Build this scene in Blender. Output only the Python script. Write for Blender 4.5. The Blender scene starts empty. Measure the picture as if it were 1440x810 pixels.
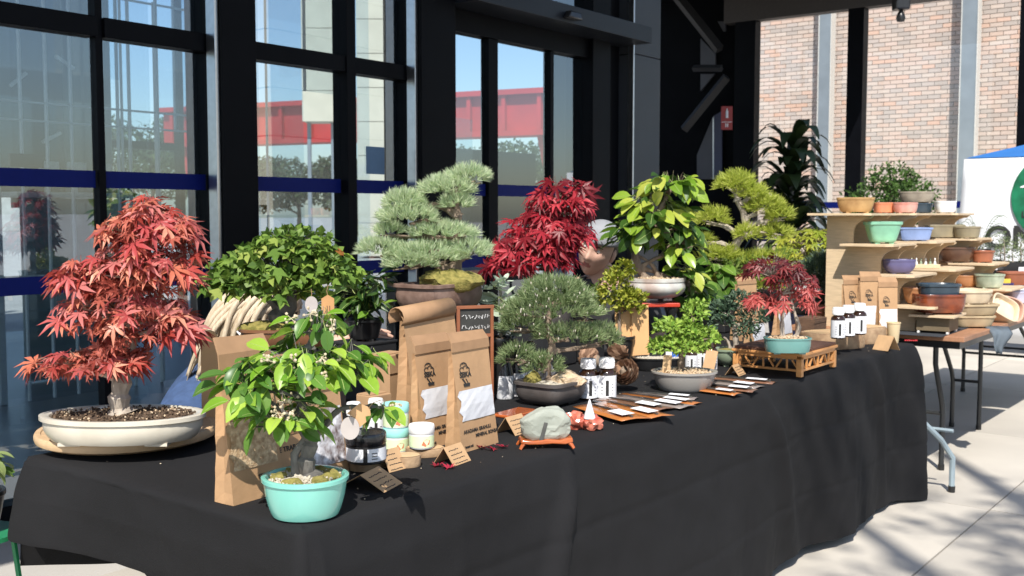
import bpy, bmesh, math, random
from mathutils import Vector, Matrix, Euler, noise
random.seed(7)
S = bpy.context.scene
C = S.collection
PI = math.pi
V = Vector
# ---------------------------------------------------------------- camera, sky, sun, exposure
FPX, EYE = 1494.0, 1.35                       # focal length in photo pixels (1440 wide), eye height in metres
YAW = math.atan(1160 / FPX)
PIT = math.atan(105 / FPX)
FW = V((math.cos(YAW) * math.cos(PIT), math.sin(YAW) * math.cos(PIT), -math.sin(PIT)))
RT = V((math.sin(YAW), -math.cos(YAW), 0))
UP = RT.cross(FW)
RZ = YAW - PI / 2                             # a thing turned by RZ has its local x to the photographer's right
cam_d = bpy.data.cameras.new('camera')
cam = bpy.data.objects.new('camera', cam_d)
C.objects.link(cam)
cam.location = (0, 0, EYE)
cam.rotation_euler = FW.to_track_quat('-Z', 'Y').to_euler()
cam_d.sensor_width = 36
cam_d.lens = 36 * FPX / 1440
cam_d.clip_start, cam_d.clip_end = 0.05, 900
cam_d.dof.use_dof = True
cam_d.dof.focus_distance = 2.6
cam_d.dof.aperture_fstop = 9
S.camera = cam
SUN_EL = math.radians(50)
sh = (V((math.cos(YAW), math.sin(YAW), 0)) + 0.10 * RT).normalized()   # the way the shadows fall
w = bpy.data.worlds.new('World')
S.world = w
w.use_nodes = True
nt = w.node_tree
sky = nt.nodes.new('ShaderNodeTexSky')
sky.sky_type = 'NISHITA'
sky.sun_disc = False
sky.sun_elevation = SUN_EL
sky.sun_rotation = math.atan2(-sh.x, -sh.y)
nt.links.new(sky.outputs[0], nt.nodes['Background'].inputs[0])
nt.nodes['Background'].inputs[1].default_value = 0.125
ld = bpy.data.lights.new('sun', 'SUN')
ld.energy = 4.5
ld.angle = math.radians(0.5)
ld.color = (1, .95, .87)
lo = bpy.data.objects.new('sun', ld)
C.objects.link(lo)
lo.location = (-10, -6, 15)
lo.rotation_euler = V((sh.x * math.cos(SUN_EL), sh.y * math.cos(SUN_EL), -math.sin(SUN_EL))).to_track_quat('-Z', 'Y').to_euler()
S.view_settings.view_transform = 'Standard'
S.view_settings.look = 'None'
S.view_settings.exposure = 0.55
S.render.engine = 'CYCLES'
S.cycles.max_bounces = 8
S.cycles.transparent_max_bounces = 12
S.cycles.caustics_reflective = False
S.cycles.caustics_refractive = False
try:
    S.cycles.use_denoising = True
    S.cycles.denoiser = 'OPENIMAGEDENOISE'
except Exception:
    pass
# ---------------------------------------------------------------- where things stand (survey of the photograph)
def ray(x, y): return FW + (x - 720) / FPX * RT + (405 - y) / FPX * UP
EYEV = V((0, 0, EYE))
def at(x, y, z=.74):                          # point at height z, and metres per photo pixel there
    d = ray(x, y); t = (z - EYE) / d.z
    return EYEV + d * t, t / FPX
def atY(x, y, Y):
    d = ray(x, y); t = Y / d.y
    return EYEV + d * t, t / FPX
def atX(x, y, X):
    d = ray(x, y); t = X / d.x
    return EYEV + d * t, t / FPX
def thru(x, y, t): return EYEV + ray(x, y) * t
def mir(x, y, t):                             # the real place of something seen mirrored in the glass wall at y = 4.5
    p = EYEV + ray(x, y) * t
    return V((p.x, 9.0 - p.y, p.z))
# ---------------------------------------------------------------- materials
MATS = {}
def mt(name, col, r=.6, var=.12, sc=30, bump=0, bsc=None, metal=0, coat=0, col2=None, mode='noise', tl=0, spec=.5, det=4, sheen=0, st=None):
    if name in MATS: return MATS[name]
    m = bpy.data.materials.new(name); m.use_nodes = True
    n, l = m.node_tree.nodes, m.node_tree.links
    b = n['Principled BSDF']
    c = V(col); c2 = V(col2) if col2 else c * (1 + var); c1 = c if col2 else c * (1 - var)
    tc = n.new('ShaderNodeTexCoord')
    co = tc.outputs['Object']
    if st:
        mp = n.new('ShaderNodeMapping'); mp.inputs['Scale'].default_value = st
        l.new(co, mp.inputs[0]); co = mp.outputs[0]
    nz = n.new('ShaderNodeTexNoise'); nz.inputs['Scale'].default_value = sc; nz.inputs['Detail'].default_value = det
    l.new(co, nz.inputs['Vector'])
    fac = nz.outputs['Fac']
    if mode in ('obj', 'island'):
        if mode == 'obj': q = n.new('ShaderNodeObjectInfo').outputs['Random']
        else: q = n.new('ShaderNodeNewGeometry').outputs['Random Per Island']
        mm = n.new('ShaderNodeMath'); mm.operation = 'MULTIPLY_ADD'; mm.inputs[1].default_value = .35
        mq = n.new('ShaderNodeMath'); mq.operation = 'MULTIPLY_ADD'; mq.inputs[1].default_value = .95; mq.inputs[2].default_value = -.15
        l.new(q, mq.inputs[0]); l.new(fac, mm.inputs[0]); l.new(mq.outputs[0], mm.inputs[2]); fac = mm.outputs[0]
    rp = n.new('ShaderNodeValToRGB')
    rp.color_ramp.elements[0].position, rp.color_ramp.elements[1].position = (.1, .9) if mode != 'noise' else (.32, .68)
    rp.color_ramp.elements[0].color = (*c1, 1); rp.color_ramp.elements[1].color = (*c2, 1)
    l.new(fac, rp.inputs[0]); l.new(rp.outputs[0], b.inputs['Base Color'])
    b.inputs['Roughness'].default_value = r; b.inputs['Metallic'].default_value = metal
    b.inputs['Coat Weight'].default_value = coat; b.inputs['Specular IOR Level'].default_value = spec
    b.inputs['Sheen Weight'].default_value = sheen
    if bump:
        n2 = n.new('ShaderNodeTexNoise'); n2.inputs['Scale'].default_value = bsc or sc * 3; n2.inputs['Detail'].default_value = 5
        l.new(co, n2.inputs['Vector'])
        bp = n.new('ShaderNodeBump'); bp.inputs['Strength'].default_value = bump; bp.inputs['Distance'].default_value = .004
        l.new(n2.outputs['Fac'], bp.inputs['Height']); l.new(bp.outputs[0], b.inputs['Normal'])
    if tl:
        t = n.new('ShaderNodeBsdfTranslucent'); mx = n.new('ShaderNodeMixShader'); mx.inputs[0].default_value = tl
        l.new(rp.outputs[0], t.inputs[0]); l.new(b.outputs[0], mx.inputs[1]); l.new(t.outputs[0], mx.inputs[2])
        l.new(mx.outputs[0], n['Material Output'].inputs[0])
    MATS[name] = m
    return m
def glass(name, refl, tint, extra=.7):
    if name in MATS: return MATS[name]
    m = bpy.data.materials.new(name); m.use_nodes = True
    n, l = m.node_tree.nodes, m.node_tree.links
    n.remove(n['Principled BSDF'])
    t = n.new('ShaderNodeBsdfTransparent'); t.inputs[0].default_value = (*tint, 1)
    g = n.new('ShaderNodeBsdfGlossy'); g.inputs['Roughness'].default_value = 0; g.inputs[0].default_value = (.92, .97, 1, 1)
    lw = n.new('ShaderNodeFresnel'); lw.inputs[0].default_value = 1.5
    ma = n.new('ShaderNodeMath'); ma.operation = 'MULTIPLY_ADD'; ma.inputs[1].default_value = extra; ma.inputs[2].default_value = refl; ma.use_clamp = True
    mx = n.new('ShaderNodeMixShader')
    gm_ = n.new('ShaderNodeNewGeometry'); iv = n.new('ShaderNodeMath'); iv.operation = 'SUBTRACT'; iv.inputs[0].default_value = 1.0
    mu = n.new('ShaderNodeMath'); mu.operation = 'MULTIPLY'       # only the outer face mirrors
    l.new(gm_.outputs['Backfacing'], iv.inputs[1]); l.new(ma.outputs[0], mu.inputs[0]); l.new(iv.outputs[0], mu.inputs[1])
    l.new(lw.outputs[0], ma.inputs[0]); l.new(mu.outputs[0], mx.inputs[0]); l.new(t.outputs[0], mx.inputs[1]); l.new(g.outputs[0], mx.inputs[2])
    l.new(mx.outputs[0], n['Material Output'].inputs[0])
    MATS[name] = m
    return m
# ---------------------------------------------------------------- mesh building
class MB:
    def __init__(s): s.v, s.f, s.m, s.mi = [], [], [], 0
    def add(s, vs, fs):
        o = len(s.v); s.v += [tuple(p) for p in vs]
        s.f += [tuple(i + o for i in f) for f in fs]; s.m += [s.mi] * len(fs); return s
    def box(s, c, d, R=None, tp=1.0):
        vs = []
        for z in (-1, 1):
            k = tp if z > 0 else 1
            for x, y in ((-1, -1), (1, -1), (1, 1), (-1, 1)):
                p = V((x * d[0] / 2 * k, y * d[1] / 2 * k, z * d[2] / 2))
                vs.append((R @ p if R else p) + V(c))
        return s.add(vs, [(3, 2, 1, 0), (4, 5, 6, 7), (0, 1, 5, 4), (1, 2, 6, 5), (2, 3, 7, 6), (3, 0, 4, 7)])
    def tube(s, pts, rad, n=6, cap=True):
        pts = [V(p) for p in pts]; vs, fs = [], []
        if not hasattr(rad, '__len__'): rad = [rad] * len(pts)
        ref = None
        for i, p in enumerate(pts):
            d = (pts[min(i + 1, len(pts) - 1)] - pts[max(i - 1, 0)])
            d = d.normalized() if d.length > 1e-9 else V((0, 0, 1))
            if ref is None: ref = V((1, 0, 0)) if abs(d.x) < .8 else V((0, 1, 0))
            a = (ref - d * ref.dot(d)).normalized(); b = d.cross(a); ref = a
            for k in range(n):
                t = 2 * PI * k / n; vs.append(p + (a * math.cos(t) + b * math.sin(t)) * rad[i])
        for i in range(len(pts) - 1):
            for k in range(n):
                fs.append((i * n + k, i * n + (k + 1) % n, (i + 1) * n + (k + 1) % n, (i + 1) * n + k))
        if cap and n > 2:
            fs.append(tuple(range(n - 1, -1, -1))); q = (len(pts) - 1) * n; fs.append(tuple(range(q, q + n)))
        return s.add(vs, fs)
    def lathe(s, prof, rx=1, ry=1, n=36, e=2, c=(0, 0, 0), close=True):
        vs, fs = [], []
        for r, z in prof:
            for k in range(n):
                t = 2 * PI * (k + .5) / n; ct, st = math.cos(t), math.sin(t)
                q = (abs(ct) ** e + abs(st) ** e) ** (-1 / e)
                vs.append((c[0] + ct * q * r * rx, c[1] + st * q * r * ry, c[2] + z))
        for i in range(len(prof) - 1):
            for k in range(n):
                fs.append((i * n + k, i * n + (k + 1) % n, (i + 1) * n + (k + 1) % n, (i + 1) * n + k))
        if close:
            fs.append(tuple(range(n - 1, -1, -1))); q = (len(prof) - 1) * n; fs.append(tuple(range(q, q + n)))
        return s.add(vs, fs)
    def blob(s, c, r, seed=0, amp=.25, sub=2, fr=1.5):
        bm = bmesh.new(); bmesh.ops.create_icosphere(bm, subdivisions=sub, radius=1)
        vs = []
        for v in bm.verts:
            k = 1 + amp * noise.noise(v.co * fr + V((seed * 7.3, seed * 3.1, 1.7)))
            vs.append((c[0] + v.co.x * r[0] * k, c[1] + v.co.y * r[1] * k, c[2] + v.co.z * r[2] * k))
        fs = [tuple(v.index for v in f.verts) for f in bm.faces]; bm.free()
        return s.add(vs, fs)
    def prism(s, poly, y0, y1, ax='xz'):
        n = len(poly); vs = []
        for y in (y0, y1):
            for a, b in poly: vs.append((a, y, b) if ax == 'xz' else ((y, a, b) if ax == 'yz' else (a, b, y)))
        fs = [tuple(range(n)), tuple(range(2 * n - 1, n - 1, -1))]
        for i in range(n): fs.append((i, i + n, (i + 1) % n + n, (i + 1) % n))
        return s.add(vs, fs)
    def mesh(s, name, mats, smooth=True, fixn=True):
        me = bpy.data.meshes.new(name); me.from_pydata(s.v, [], s.f)
        for m in (mats if isinstance(mats, (list, tuple)) else [mats]): me.materials.append(m)
        if any(s.m): me.polygons.foreach_set('material_index', s.m)
        if fixn:
            bm = bmesh.new(); bm.from_mesh(me); bmesh.ops.recalc_face_normals(bm, faces=bm.faces); bm.to_mesh(me); bm.free()
        if smooth:
            me.polygons.foreach_set('use_smooth', [True] * len(me.polygons))
            if smooth != 'all':
                try: me.set_sharp_from_angle(angle=math.radians(38))
                except Exception: pass
        me.update()
        return me
    def build(s, name, mats, parent=None, loc=None, rot=None, smooth=True, kind=None, bev=0, fixn=True):
        return put(name, s.mesh(name, mats, smooth, fixn), parent, loc, rot, kind, bev)
def put(name, me, parent=None, loc=None, rot=None, kind=None, bev=0):
    o = bpy.data.objects.new(name, me); C.objects.link(o)
    if parent: o.parent = parent
    if loc is not None: o.location = loc
    if rot is not None: o.rotation_euler = rot
    if kind: o['kind'] = kind
    if bev:
        b = o.modifiers.new('bevel', 'BEVEL'); b.width = bev; b.segments = 2; b.limit_method = 'ANGLE'
    return o
def tag(o, label, cat, group=None):
    o['label'] = label; o['category'] = cat
    if group: o['group'] = group
    return o
def T(name, label, cat, pos, rz=0, group=None):
    o = bpy.data.objects.new(name, None); C.objects.link(o)
    o.empty_display_size = .05; o.location = pos; o.rotation_euler = (0, 0, rz)
    return tag(o, label, cat, group)
def box(name, m, parent, c, d, bev=.002, kind=None, R=None): return MB().box(c, d, R).build(name, m, parent, bev=bev, kind=kind, smooth=False)
def txt(s, size, m, parent, loc, rot=(PI / 2, 0, 0), name='lettering', bold=0, align='LEFT', ex=.0004):
    cu = bpy.data.curves.new('text', 'FONT'); cu.body = s; cu.size = size; cu.extrude = ex; cu.offset = bold; cu.align_x = align
    cu.resolution_u = 3
    o = bpy.data.objects.new('text', cu); C.objects.link(o)
    dg = bpy.context.evaluated_depsgraph_get()
    me = bpy.data.meshes.new_from_object(o.evaluated_get(dg)); bpy.data.objects.remove(o)
    me.materials.clear(); me.materials.append(m)
    return put(name, me, parent, loc, rot)
def rnd(a, b): return random.uniform(a, b)
def rdir():
    while 1:
        p = V((rnd(-1, 1), rnd(-1, 1), rnd(-1, 1)))
        if .05 < p.length < 1: return p.normalized()
# ---------------------------------------------------------------- common materials
kraft = mt('kraft_paper', (.43, .26, .135), .75, .10, 9, .8, 16)
kraft_d = mt('kraft_fold', (.34, .20, .105), .75, .1, 25)
ply = mt('plywood', (.60, .46, .30), .6, .1, 14, .05, 40, st=(1, 1, 8))
ply_d = mt('plywood_dark', (.22, .16, .10), .7, .1, 20)
white = mt('white_plastic', (.8, .8, .8), .4, .03)
paperw = mt('white_label', (.78, .79, .82), .6, .04)
ink = mt('ink', (.02, .02, .02), .6)
inkw = mt('white_ink', (.75, .75, .75), .6)
blackp = mt('black_plastic', (.015, .015, .016), .32, .2)
amber = mt('amber_glass', (.03, .012, .006), .12, .2, coat=.6)
soil_m = mt('soil', (.10, .065, .04), .95, .6, 70, 1, 160)
akadama = mt('akadama_grit', (.48, .34, .20), .95, .35, 90, 1, 160, col2=(.62, .5, .36))
grit_w = mt('pale_grit', (.42, .36, .26), .95, .3, 120, 1, 200, col2=(.6, .56, .48))
moss = mt('moss', (.13, .12, .025), .95, .5, 60, 1, 200, col2=(.30, .25, .07))
bark = mt('bark', (.12, .085, .06), .9, .45, 40, .9, 80, col2=(.30, .23, .17), st=(1, 1, .35))
bark_p = mt('pale_bark', (.24, .20, .16), .9, .4, 45, .8, 90, col2=(.46, .40, .33), st=(1, 1, .4))
bark_g = mt('grey_bark', (.07, .065, .06), .85, .4, 40, .8, 90, col2=(.2, .19, .17), st=(1, 1, .4))
wood_o = mt('orange_wood', (.55, .26, .09), .5, .15, 12, .05, 60, st=(1, 1, 6))
wood_b = mt('brown_wood', (.17, .075, .035), .4, .2, 16, .08, 60, coat=.2)
wood_l = mt('light_wood', (.56, .38, .21), .55, .12, 14, .08, 70, st=(1, 1, 5))
slabm = mt('raw_wood', (.26, .16, .09), .85, .4, 25, .6, 70, col2=(.44, .30, .18))
metal = mt('brushed_metal', (.55, .56, .58), .28, .06, metal=1)
darkmetal = mt('dark_metal', (.003, .0034, .005), .45, .15, 6, spec=.07)
# ================================================================ SETTING
conc = mt('concrete', (.42, .40, .37), .8, .12, 1.3, .15, 60, det=8)
slab_c = mt('paving_concrete', (.40, .37, .325), .75, .10, .9, .12, 50, col2=(.54, .50, .435), det=12)
bm = MB(); bm.add([(-250, -250, -.02), (250, -250, -.02), (250, 250, -.02), (-250, 250, -.02)], [(0, 1, 2, 3)])
ground = bm.build('ground', conc, smooth=False, kind='structure')
sl = MB(); sl.box((0, 0, -.01), (1.792, 1.192, .02)); slm = sl.mesh('paving_slab', slab_c, False)
for i in range(-1, 8):
    for j in range(-1, 4):
        put('paving_slab', slm, ground, (2.4 + 1.8 * i, -.6 + 1.2 * j, rnd(-.001, .001)))
# ---- glass facade along y = 4.5
WY = 4.5
pane_m = glass('facade_glass', .19, (.80, .875, .92), .9)
clear_m = glass('clear_glass', .03, (.97, .985, .985), .7)
navy = mt('navy_film', (.004, .010, .11), .5, .05, spec=.12)
fac = T('glass_facade', 'tall glazed shopfront in black steel frames with two navy stripes, behind the tables', 'facade', (0, WY, 0))
def fbox(x0, x1, z0, z1, y0=-.06, y1=.06, name='mullion', m=darkmetal):
    return box(name, m, fac, ((x0 + x1) / 2, (y0 + y1) / 2, (z0 + z1) / 2), (x1 - x0, y1 - y0, z1 - z0), .003)
TOP = 4.2
for x0, x1, d in ((3.288, 3.499, .15), (4.716, 5.026, .16)): fbox(x0, x1, 0, TOP, -d, d)
for x in (-2.4, -.6, 1.0): fbox(x, x + .06, 0, TOP)
fbox(2.690, 2.725, 0, TOP, -.03, .03)
fbox(4.206, 4.275, 0, TOP)
for x in (3.262, 4.690): fbox(x, x + .024, 0, TOP, -.13, -.06, 'edge_trim', metal)
fbox(5.50, 5.60, .08, 2.50, -.035, .035, 'door_stile'); fbox(6.20, 6.24, .08, 2.50, -.034, .034, 'door_stile')
fbox(6.66, 6.90, 0, TOP, -.09, .09)
fbox(6.904, 7.13, 0, TOP, -.02, .02, 'side_panel')
pil = mt('pillar_cladding', (.03, .034, .042), .4, .1, 3, spec=.3)
fbox(7.15, 7.56, 0, 2.58, -.14, .5, 'pillar_panel', pil); fbox(7.15, 7.56, 2.586, TOP, -.14, .5, 'pillar_panel', pil)
fbox(7.135, 7.15, 0, TOP, -.15, -.1, 'edge_trim', metal)
segs = [(-2.34, -.6), (-.54, 1.0), (1.06, 2.69), (2.725, 3.288), (3.499, 4.206), (4.275, 4.716)]
for a, b in segs:
    fbox(a, b, 0, .10, name='sill_rail'); fbox(a, b, 2.145, 2.235, -.05, .05, name='transom'); fbox(a, b, TOP - .1, TOP, name='head_rail')
def pane(x0, x1, z0, z1, stripes=True, m=pane_m):
    o = box('pane', m, fac, (0, 0, 0), (x1 - x0 - .002, .008, z1 - z0 - .002), 0)
    o.location = ((x0 + x1) / 2, rnd(-.004, .004), (z0 + z1) / 2)
    o.rotation_euler = (rnd(-.004, .004), 0, rnd(-.006, .006))
    if stripes:
        for zz in (1.035, 1.505):
            s_ = box('stripe', navy, o, (0, -.0065, zz - (z0 + z1) / 2), (x1 - x0 - .01, .002, .078), 0)
    return o
for a, b in segs:
    if a < 2 and b > 1.5:
        pane(a, b, .10, 2.145)
    else: pane(a, b, .10, 2.145)
    pane(a, b, 2.235, TOP - .1, False)
for a, b in ((5.026, 5.5), (5.6, 6.2), (6.24, 6.66)): pane(a, b, .1, 2.5)
fbox(5.026, 6.66, 0, .08, -.04, .04, 'sill_rail')
fbox(5.026, 6.66, 2.5, 2.64, -.05, .05, 'head_rail')
pane(5.026, 5.85, 2.8, TOP, False); pane(5.9, 6.66, 2.8, TOP, False); fbox(5.85, 5.9, 2.76, TOP, -.03, .03)
hd = fbox(5.03, 7.12, 2.64, 2.76, -.32, .05, 'door_header', mt('header_metal', (.012, .015, .021), .4, .1, 4, spec=.25))
sb = MB(); sb.box((6.02, -.35, 2.685), (.16, .06, .05), tp=.8)
sb.build('door_sensor', mt('sensor', (.02, .02, .022), .25, .1), fac, bev=.01)
# notice stuck on the glass
n1 = box('window_notice', mt('blue_notice', (.09, .16, .26), .7, .1, 8), fac, (4.47, -.012, 1.66), (.15, .002, .16), 0)
# ---- inside the building
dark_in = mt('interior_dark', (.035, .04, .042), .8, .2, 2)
grey_in = mt('interior_grey', (.26, .31, .31), .8, .15, .8)
fl = MB(); fl.box((2.5, 8.3, -.008), (12, 7.3, .012)); fl.build('interior_floor', mt('interior_floor_m', (.26, .27, .27), .35, .1, 1.5), smooth=False, kind='structure')
hall = T('entrance_hall', 'see through glass hall behind the shopfront, with slim frames and an unseen roof added for shade', 'hall', (0, 0, 0))
box('shade_slab', dark_in, hall, (2.0, 8.0, 6.3), (13, 6.9, .2), 0); box('fascia', dark_in, hall, (2.0, 4.62, 5.2), (11.1, .1, 1.9), 0)  # slab added high and deep, out of view, to shade the hall floor
for i in range(7): box('rear_post', darkmetal, hall, (-2.2 + i * 1.75, 11.9, 3.1), (.07, .12, 6.2), 0)
for z in (2.2, 4.3): box('rear_transom', darkmetal, hall, (3.05, 11.905, z), (10.6, .08, .10), 0)
box('inner_wall', dark_in, hall, (10.15, 7.0, 2.1), (1.0, .1, 4.19), 0)
box('dark_backing', mt('dark_backing_green', (.03, .038, .03), .7, .4, 1.5), hall, (11.2, 9.2, 1.1), (2.3, .08, 2.2), 0)  # dark box added to darken the view under the red girder
wf = mt('white_frame', (.62, .66, .66), .5, .05)
scr = T('glass_partition', 'white framed glass partition inside the hall, seen through the left end of the shopfront', 'partition', (0, 7.4, 0))
xs_ = [1.2 + .19 * k for k in range(19)] + [4.72, 4.95, 5.25]
for k, x in enumerate(xs_): box('post', wf, scr, (x, 0, 1.5), (.05 if k in (13, 5) else .014, .03, 3.0), .002)
for z in (.9, 2.01, 2.14, 2.98): box('rail', wf, scr, (3.23, .001, z), (4.06, .024, .014), .002)
for k in range(18): box('pane', clear_m, scr, (1.295 + .19 * k, .004, 1.5), (.174, .004, 2.94), 0)
rw = T('back_room', 'grey green inner room wall with strip lights behind the white framed partition', 'room', (0, 9.5, 0))
rg_ = [mt('room_grey_' + 'abc'[k], ((.10, .13, .13), (.16, .20, .20), (.07, .09, .09))[k], .7, .2, 1.2) for k in range(3)]
for k in range(9): box('wall_panel', rg_[(k * 2) % 3], rw, (1.6 + k * .5, rnd(-.03, .03), 2.75), (.494, .06, 2.5 + .2 * (k % 2)), 0)
for x, z, a_ in ((4.9, 2.55, .7), (5.35, 2.75, -.5), (5.2, 2.05, .5)): box('strip_light', wf, rw, (x, -.08, z), (.2, .03, .03), 0, R=Matrix.Rotation(-a_, 3, 'Y'))
sheetm = glass('hall_sheet_glass', .05, (.86, .91, .94), .5)  # tinted sheets added to imitate layered reflections in the shopfront
for k, (xa, xb, Y, z0_, z1_) in enumerate(((150, 172, 6.2, 2.2, 3.4), (176, 214, 8.2, .1, 3.9), (226, 268, 6.9, .1, 3.6), (342, 366, 7.5, .1, 3.8), (378, 428, 9.0, .1, 4.4), (432, 474, 6.4, 2.3, 3.6), (494, 520, 7.2, .1, 4.2), (640, 664, 7.0, .1, 2.3), (250, 284, 9.4, 2.2, 4.6))):
    a_, b2 = atY(xa, 300, Y)[0], atY(xb, 300, Y)[0]
    gs = T('reflection_sheet', '%s pale edged glass sheet added inside the hall, imitating layered reflections' % ('leftmost', 'second', 'third', 'fifth', 'sixth', 'seventh', 'eighth', 'rightmost', 'fourth')[k], 'glass', ((a_.x + b2.x) / 2, Y, 0), 0)
    box('sheet', sheetm, gs, (0, 0, (z0_ + z1_) / 2), (b2.x - a_.x, .012, z1_ - z0_), 0); box('edge_strip', wf, gs, (-(b2.x - a_.x) / 2 - .008, 0, (z0_ + z1_) / 2), (.016, .02, z1_ - z0_), 0)
    if z0_ > 1: 
        for kk in (-1, 1): box('hanger', metal, gs, (kk * (b2.x - a_.x) * .4, 0, (z1_ + 6.2) / 2), (.01, .01, 6.2 - z1_), 0)
dk = T('reception_desk', 'pale reception desk behind the white framed partition', 'desk', (4.7, 8.4, 0))
box('desk_top', wf, dk, (0, 0, 1.5), (1.0, .5, .04)); box('front_panel', grey_in, dk, (0, -.2, .74), (.9, .03, 1.46))
for i, x in enumerate((-.12, .12, .36)):
    m_ = T('monitor', ['left white monitor on the reception desk', 'middle white monitor on the reception desk', 'right white monitor on the reception desk'][i], 'monitor', (4.7 + x, 8.35, 1.52), .1)
    box('screen', wf, m_, (0, 0, .18), (.17, .03, .15), .006); box('stand', wf, m_, (0, .03, .05), (.04, .03, .1), .004)
lamp = T('screen_panel', 'small black screen fixed low inside the left pane', 'screen', atY(37, 226, 4.8)[0], 0); box('panel', blackp, lamp, (0, 0, 0), (.16, .02, .062), .002)
# ---- dark recess past the pillar and black portal frame at x = 14
rec = T('covered_passage', 'unlit black passage with steel braces between the shopfront and the brick building', 'passage', (0, 0, 0))
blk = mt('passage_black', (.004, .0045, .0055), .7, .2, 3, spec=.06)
gpan = mt('passage_panel', (.075, .075, .085), .6, .1, 2)
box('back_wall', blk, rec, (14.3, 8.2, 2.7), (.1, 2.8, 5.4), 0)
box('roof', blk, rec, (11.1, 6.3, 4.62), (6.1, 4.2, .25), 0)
def on14(x, y, X=14.2): return atX(x, y, X)[0]
def quad14(name, m, pts, d):
    ps = [on14(*p) for p in pts]; k = MB()
    k.add([(p.x, p.y, p.z) for p in ps] + [(p.x + d, p.y, p.z) for p in ps], [(3, 2, 1, 0), (4, 5, 6, 7), (0, 1, 5, 4), (1, 2, 6, 5), (2, 3, 7, 6), (3, 0, 4, 7)])
    return k.build(name, m, rec, smooth=False)
quad14('grey_panel', gpan, ((980, 218), (1002, 165), (1002, 252), (980, 252)), .03)
quad14('blue_panel', mt('passage_panel_b', (.05, .055, .10), .5, .1, 2), ((1004, 163), (1015, 156), (1015, 252), (1004, 252)), .03)
quad14('panel_trim', metal, ((1002.2, 166), (1003.8, 163), (1003.8, 252), (1002.2, 252)), .02)
quad14('grey_panel', gpan, ((985, 54), (1006, 76), (1006, 92), (985, 92)), .03)
quad14('grey_panel', gpan, ((985, 104), (1005, 104), (985, 128), (985, 129)), .03)
quad14('grey_panel', gpan, ((1009, 30), (1020, 30), (1020, 44), (1017, 44)), .03)
for p, q, r_ in (((950, -8), (1012, 70), .08), ((962, 182), (1022, 108), .07), ((975, 96), (1015, 96), .05)):
    b_ = MB(); b_.tube([on14(*p, 14.0), on14(*q, 14.0)], r_, 4); b_.build('brace', mt('brace_m', (.03, .03, .032), .45, .1, 4), rec, smooth=False)
aw = T('shade_canopy', 'unseen flat dark roof added over the shopfront to shade it', 'canopy', (0, 0, 0))
box('shade_slab', blk, aw, (1.7, 3.32, 4.42), (12.6, 2.25, .2), 0); box('fascia', darkmetal, aw, (1.7, 2.17, 4.42), (12.7, .05, .3), 0)  # out of view, added to keep the sun off the shopfront
def onX(x, y, X): return atX(x, y, X)[0]
por = T('portal_frame', 'black steel window frame standing in front of the sunlit brick wall', 'frame', (0, 0, 0))
for xa, xb in ((1034, 1062), (1190, 1212), (1428, 1446)):
    a, b = onX(xa, 300, 14).y, onX(xb, 300, 14).y
    box('post', darkmetal, por, (14, (a + b) / 2, 2.2), (.18, abs(a - b), 4.4), .004)
zb = onX(1180, 16, 14).z
box('beam', mt('beam_m', (.05, .042, .038), .6, .1), por, (14, 4.2, zb + .25), (.19, 5.6, .5), .004)
ys = [onX(x, 300, 14).y for x in (1062, 1190, 1212, 1428)]
for a, b in ((ys[1], ys[0]), (ys[3], ys[2])):
    o = box('pane', clear_m, por, (14, (a + b) / 2, 2.15), (.01, a - b if a > b else b - a, 4.1), 0)
    for zz in (1.0, 1.46): box('stripe', navy, o, (13.992, (a + b) / 2, zz), (.003, abs(a - b) - .02, .085), 0)
cp, cs = atX(1267, 12, 13.6)
cm = T('security_camera', 'black dome camera hanging under the beam before the brick wall', 'camera', cp, RZ)
box('housing', blackp, cm, (0, 0, .06), (.18, .18, .16), .02)
q = MB(); q.lathe([(.0, -.17), (.045, -.16), (.058, -.12), (.045, -.07), (.025, -.03), (.03, 0)], n=16); q.build('lens_bulb', blackp, cm)
# red sign on the recess post
sp, ss = atX(1022, 166, 13.6)
sg = T('fire_sign', 'small red sign with white symbols on the black post of the passage', 'sign', sp, RZ)
redp = mt('sign_red', (.28, .02, .02), .5, .1)
box('plate', redp, sg, (0, 0, 0), (16 * ss, .01, 33 * ss), .004)
box('divider', paperw, sg, (0, -.007, -.055), (14 * ss, .003, .006), 0)
e_ = MB(); e_.lathe([(.0, .0), (.018, .0), (.018, .09), (.008, .11), (.008, .13)], n=10); e_.build('symbol', paperw, sg, (0, -.012, 0))
for k in (-1, 1): box('symbol', paperw, sg, (k * .012, -.007, -.1), (.012, .003, .05), 0)
# ---- brick building at x = 22
BX = 22.0
bw = T('brick_building', 'sunlit brick wall of mixed orange, pink and grey bricks behind the black frame', 'building', (BX, 0, 0))
mort = mt('mortar', (.78, .74, .67), .9, .08, 5)
box('mortar_bed', mort, bw, (.2, 6.3, 3.6), (.38, 11.4, 7.2), 0)
bms = [mt('brick_a', (.54, .40, .33), .85, .25, 9, .3, 60, mode='obj', col2=(.58, .45, .39)),
       mt('brick_b', (.43, .36, .32), .85, .2, 9, .3, 60, mode='obj', col2=(.49, .41, .37)),
       mt('brick_c', (.58, .38, .29), .85, .2, 9, .3, 60, mode='obj', col2=(.60, .42, .34)),
       mt('brick_d', (.52, .41, .35), .85, .2, 9, .3, 60, mode='obj', col2=(.57, .47, .41))]
bmi = [MB().box((0, 0, 0), (.03, .238, .074)).mesh('brick', m, False) for m in bms]
rest = [MB() for _ in bms]
rb = random.Random(3)
y_lo, y_hi = onX(1360, 100, BX).y, onX(1210, 100, BX).y
nb = 0
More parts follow.
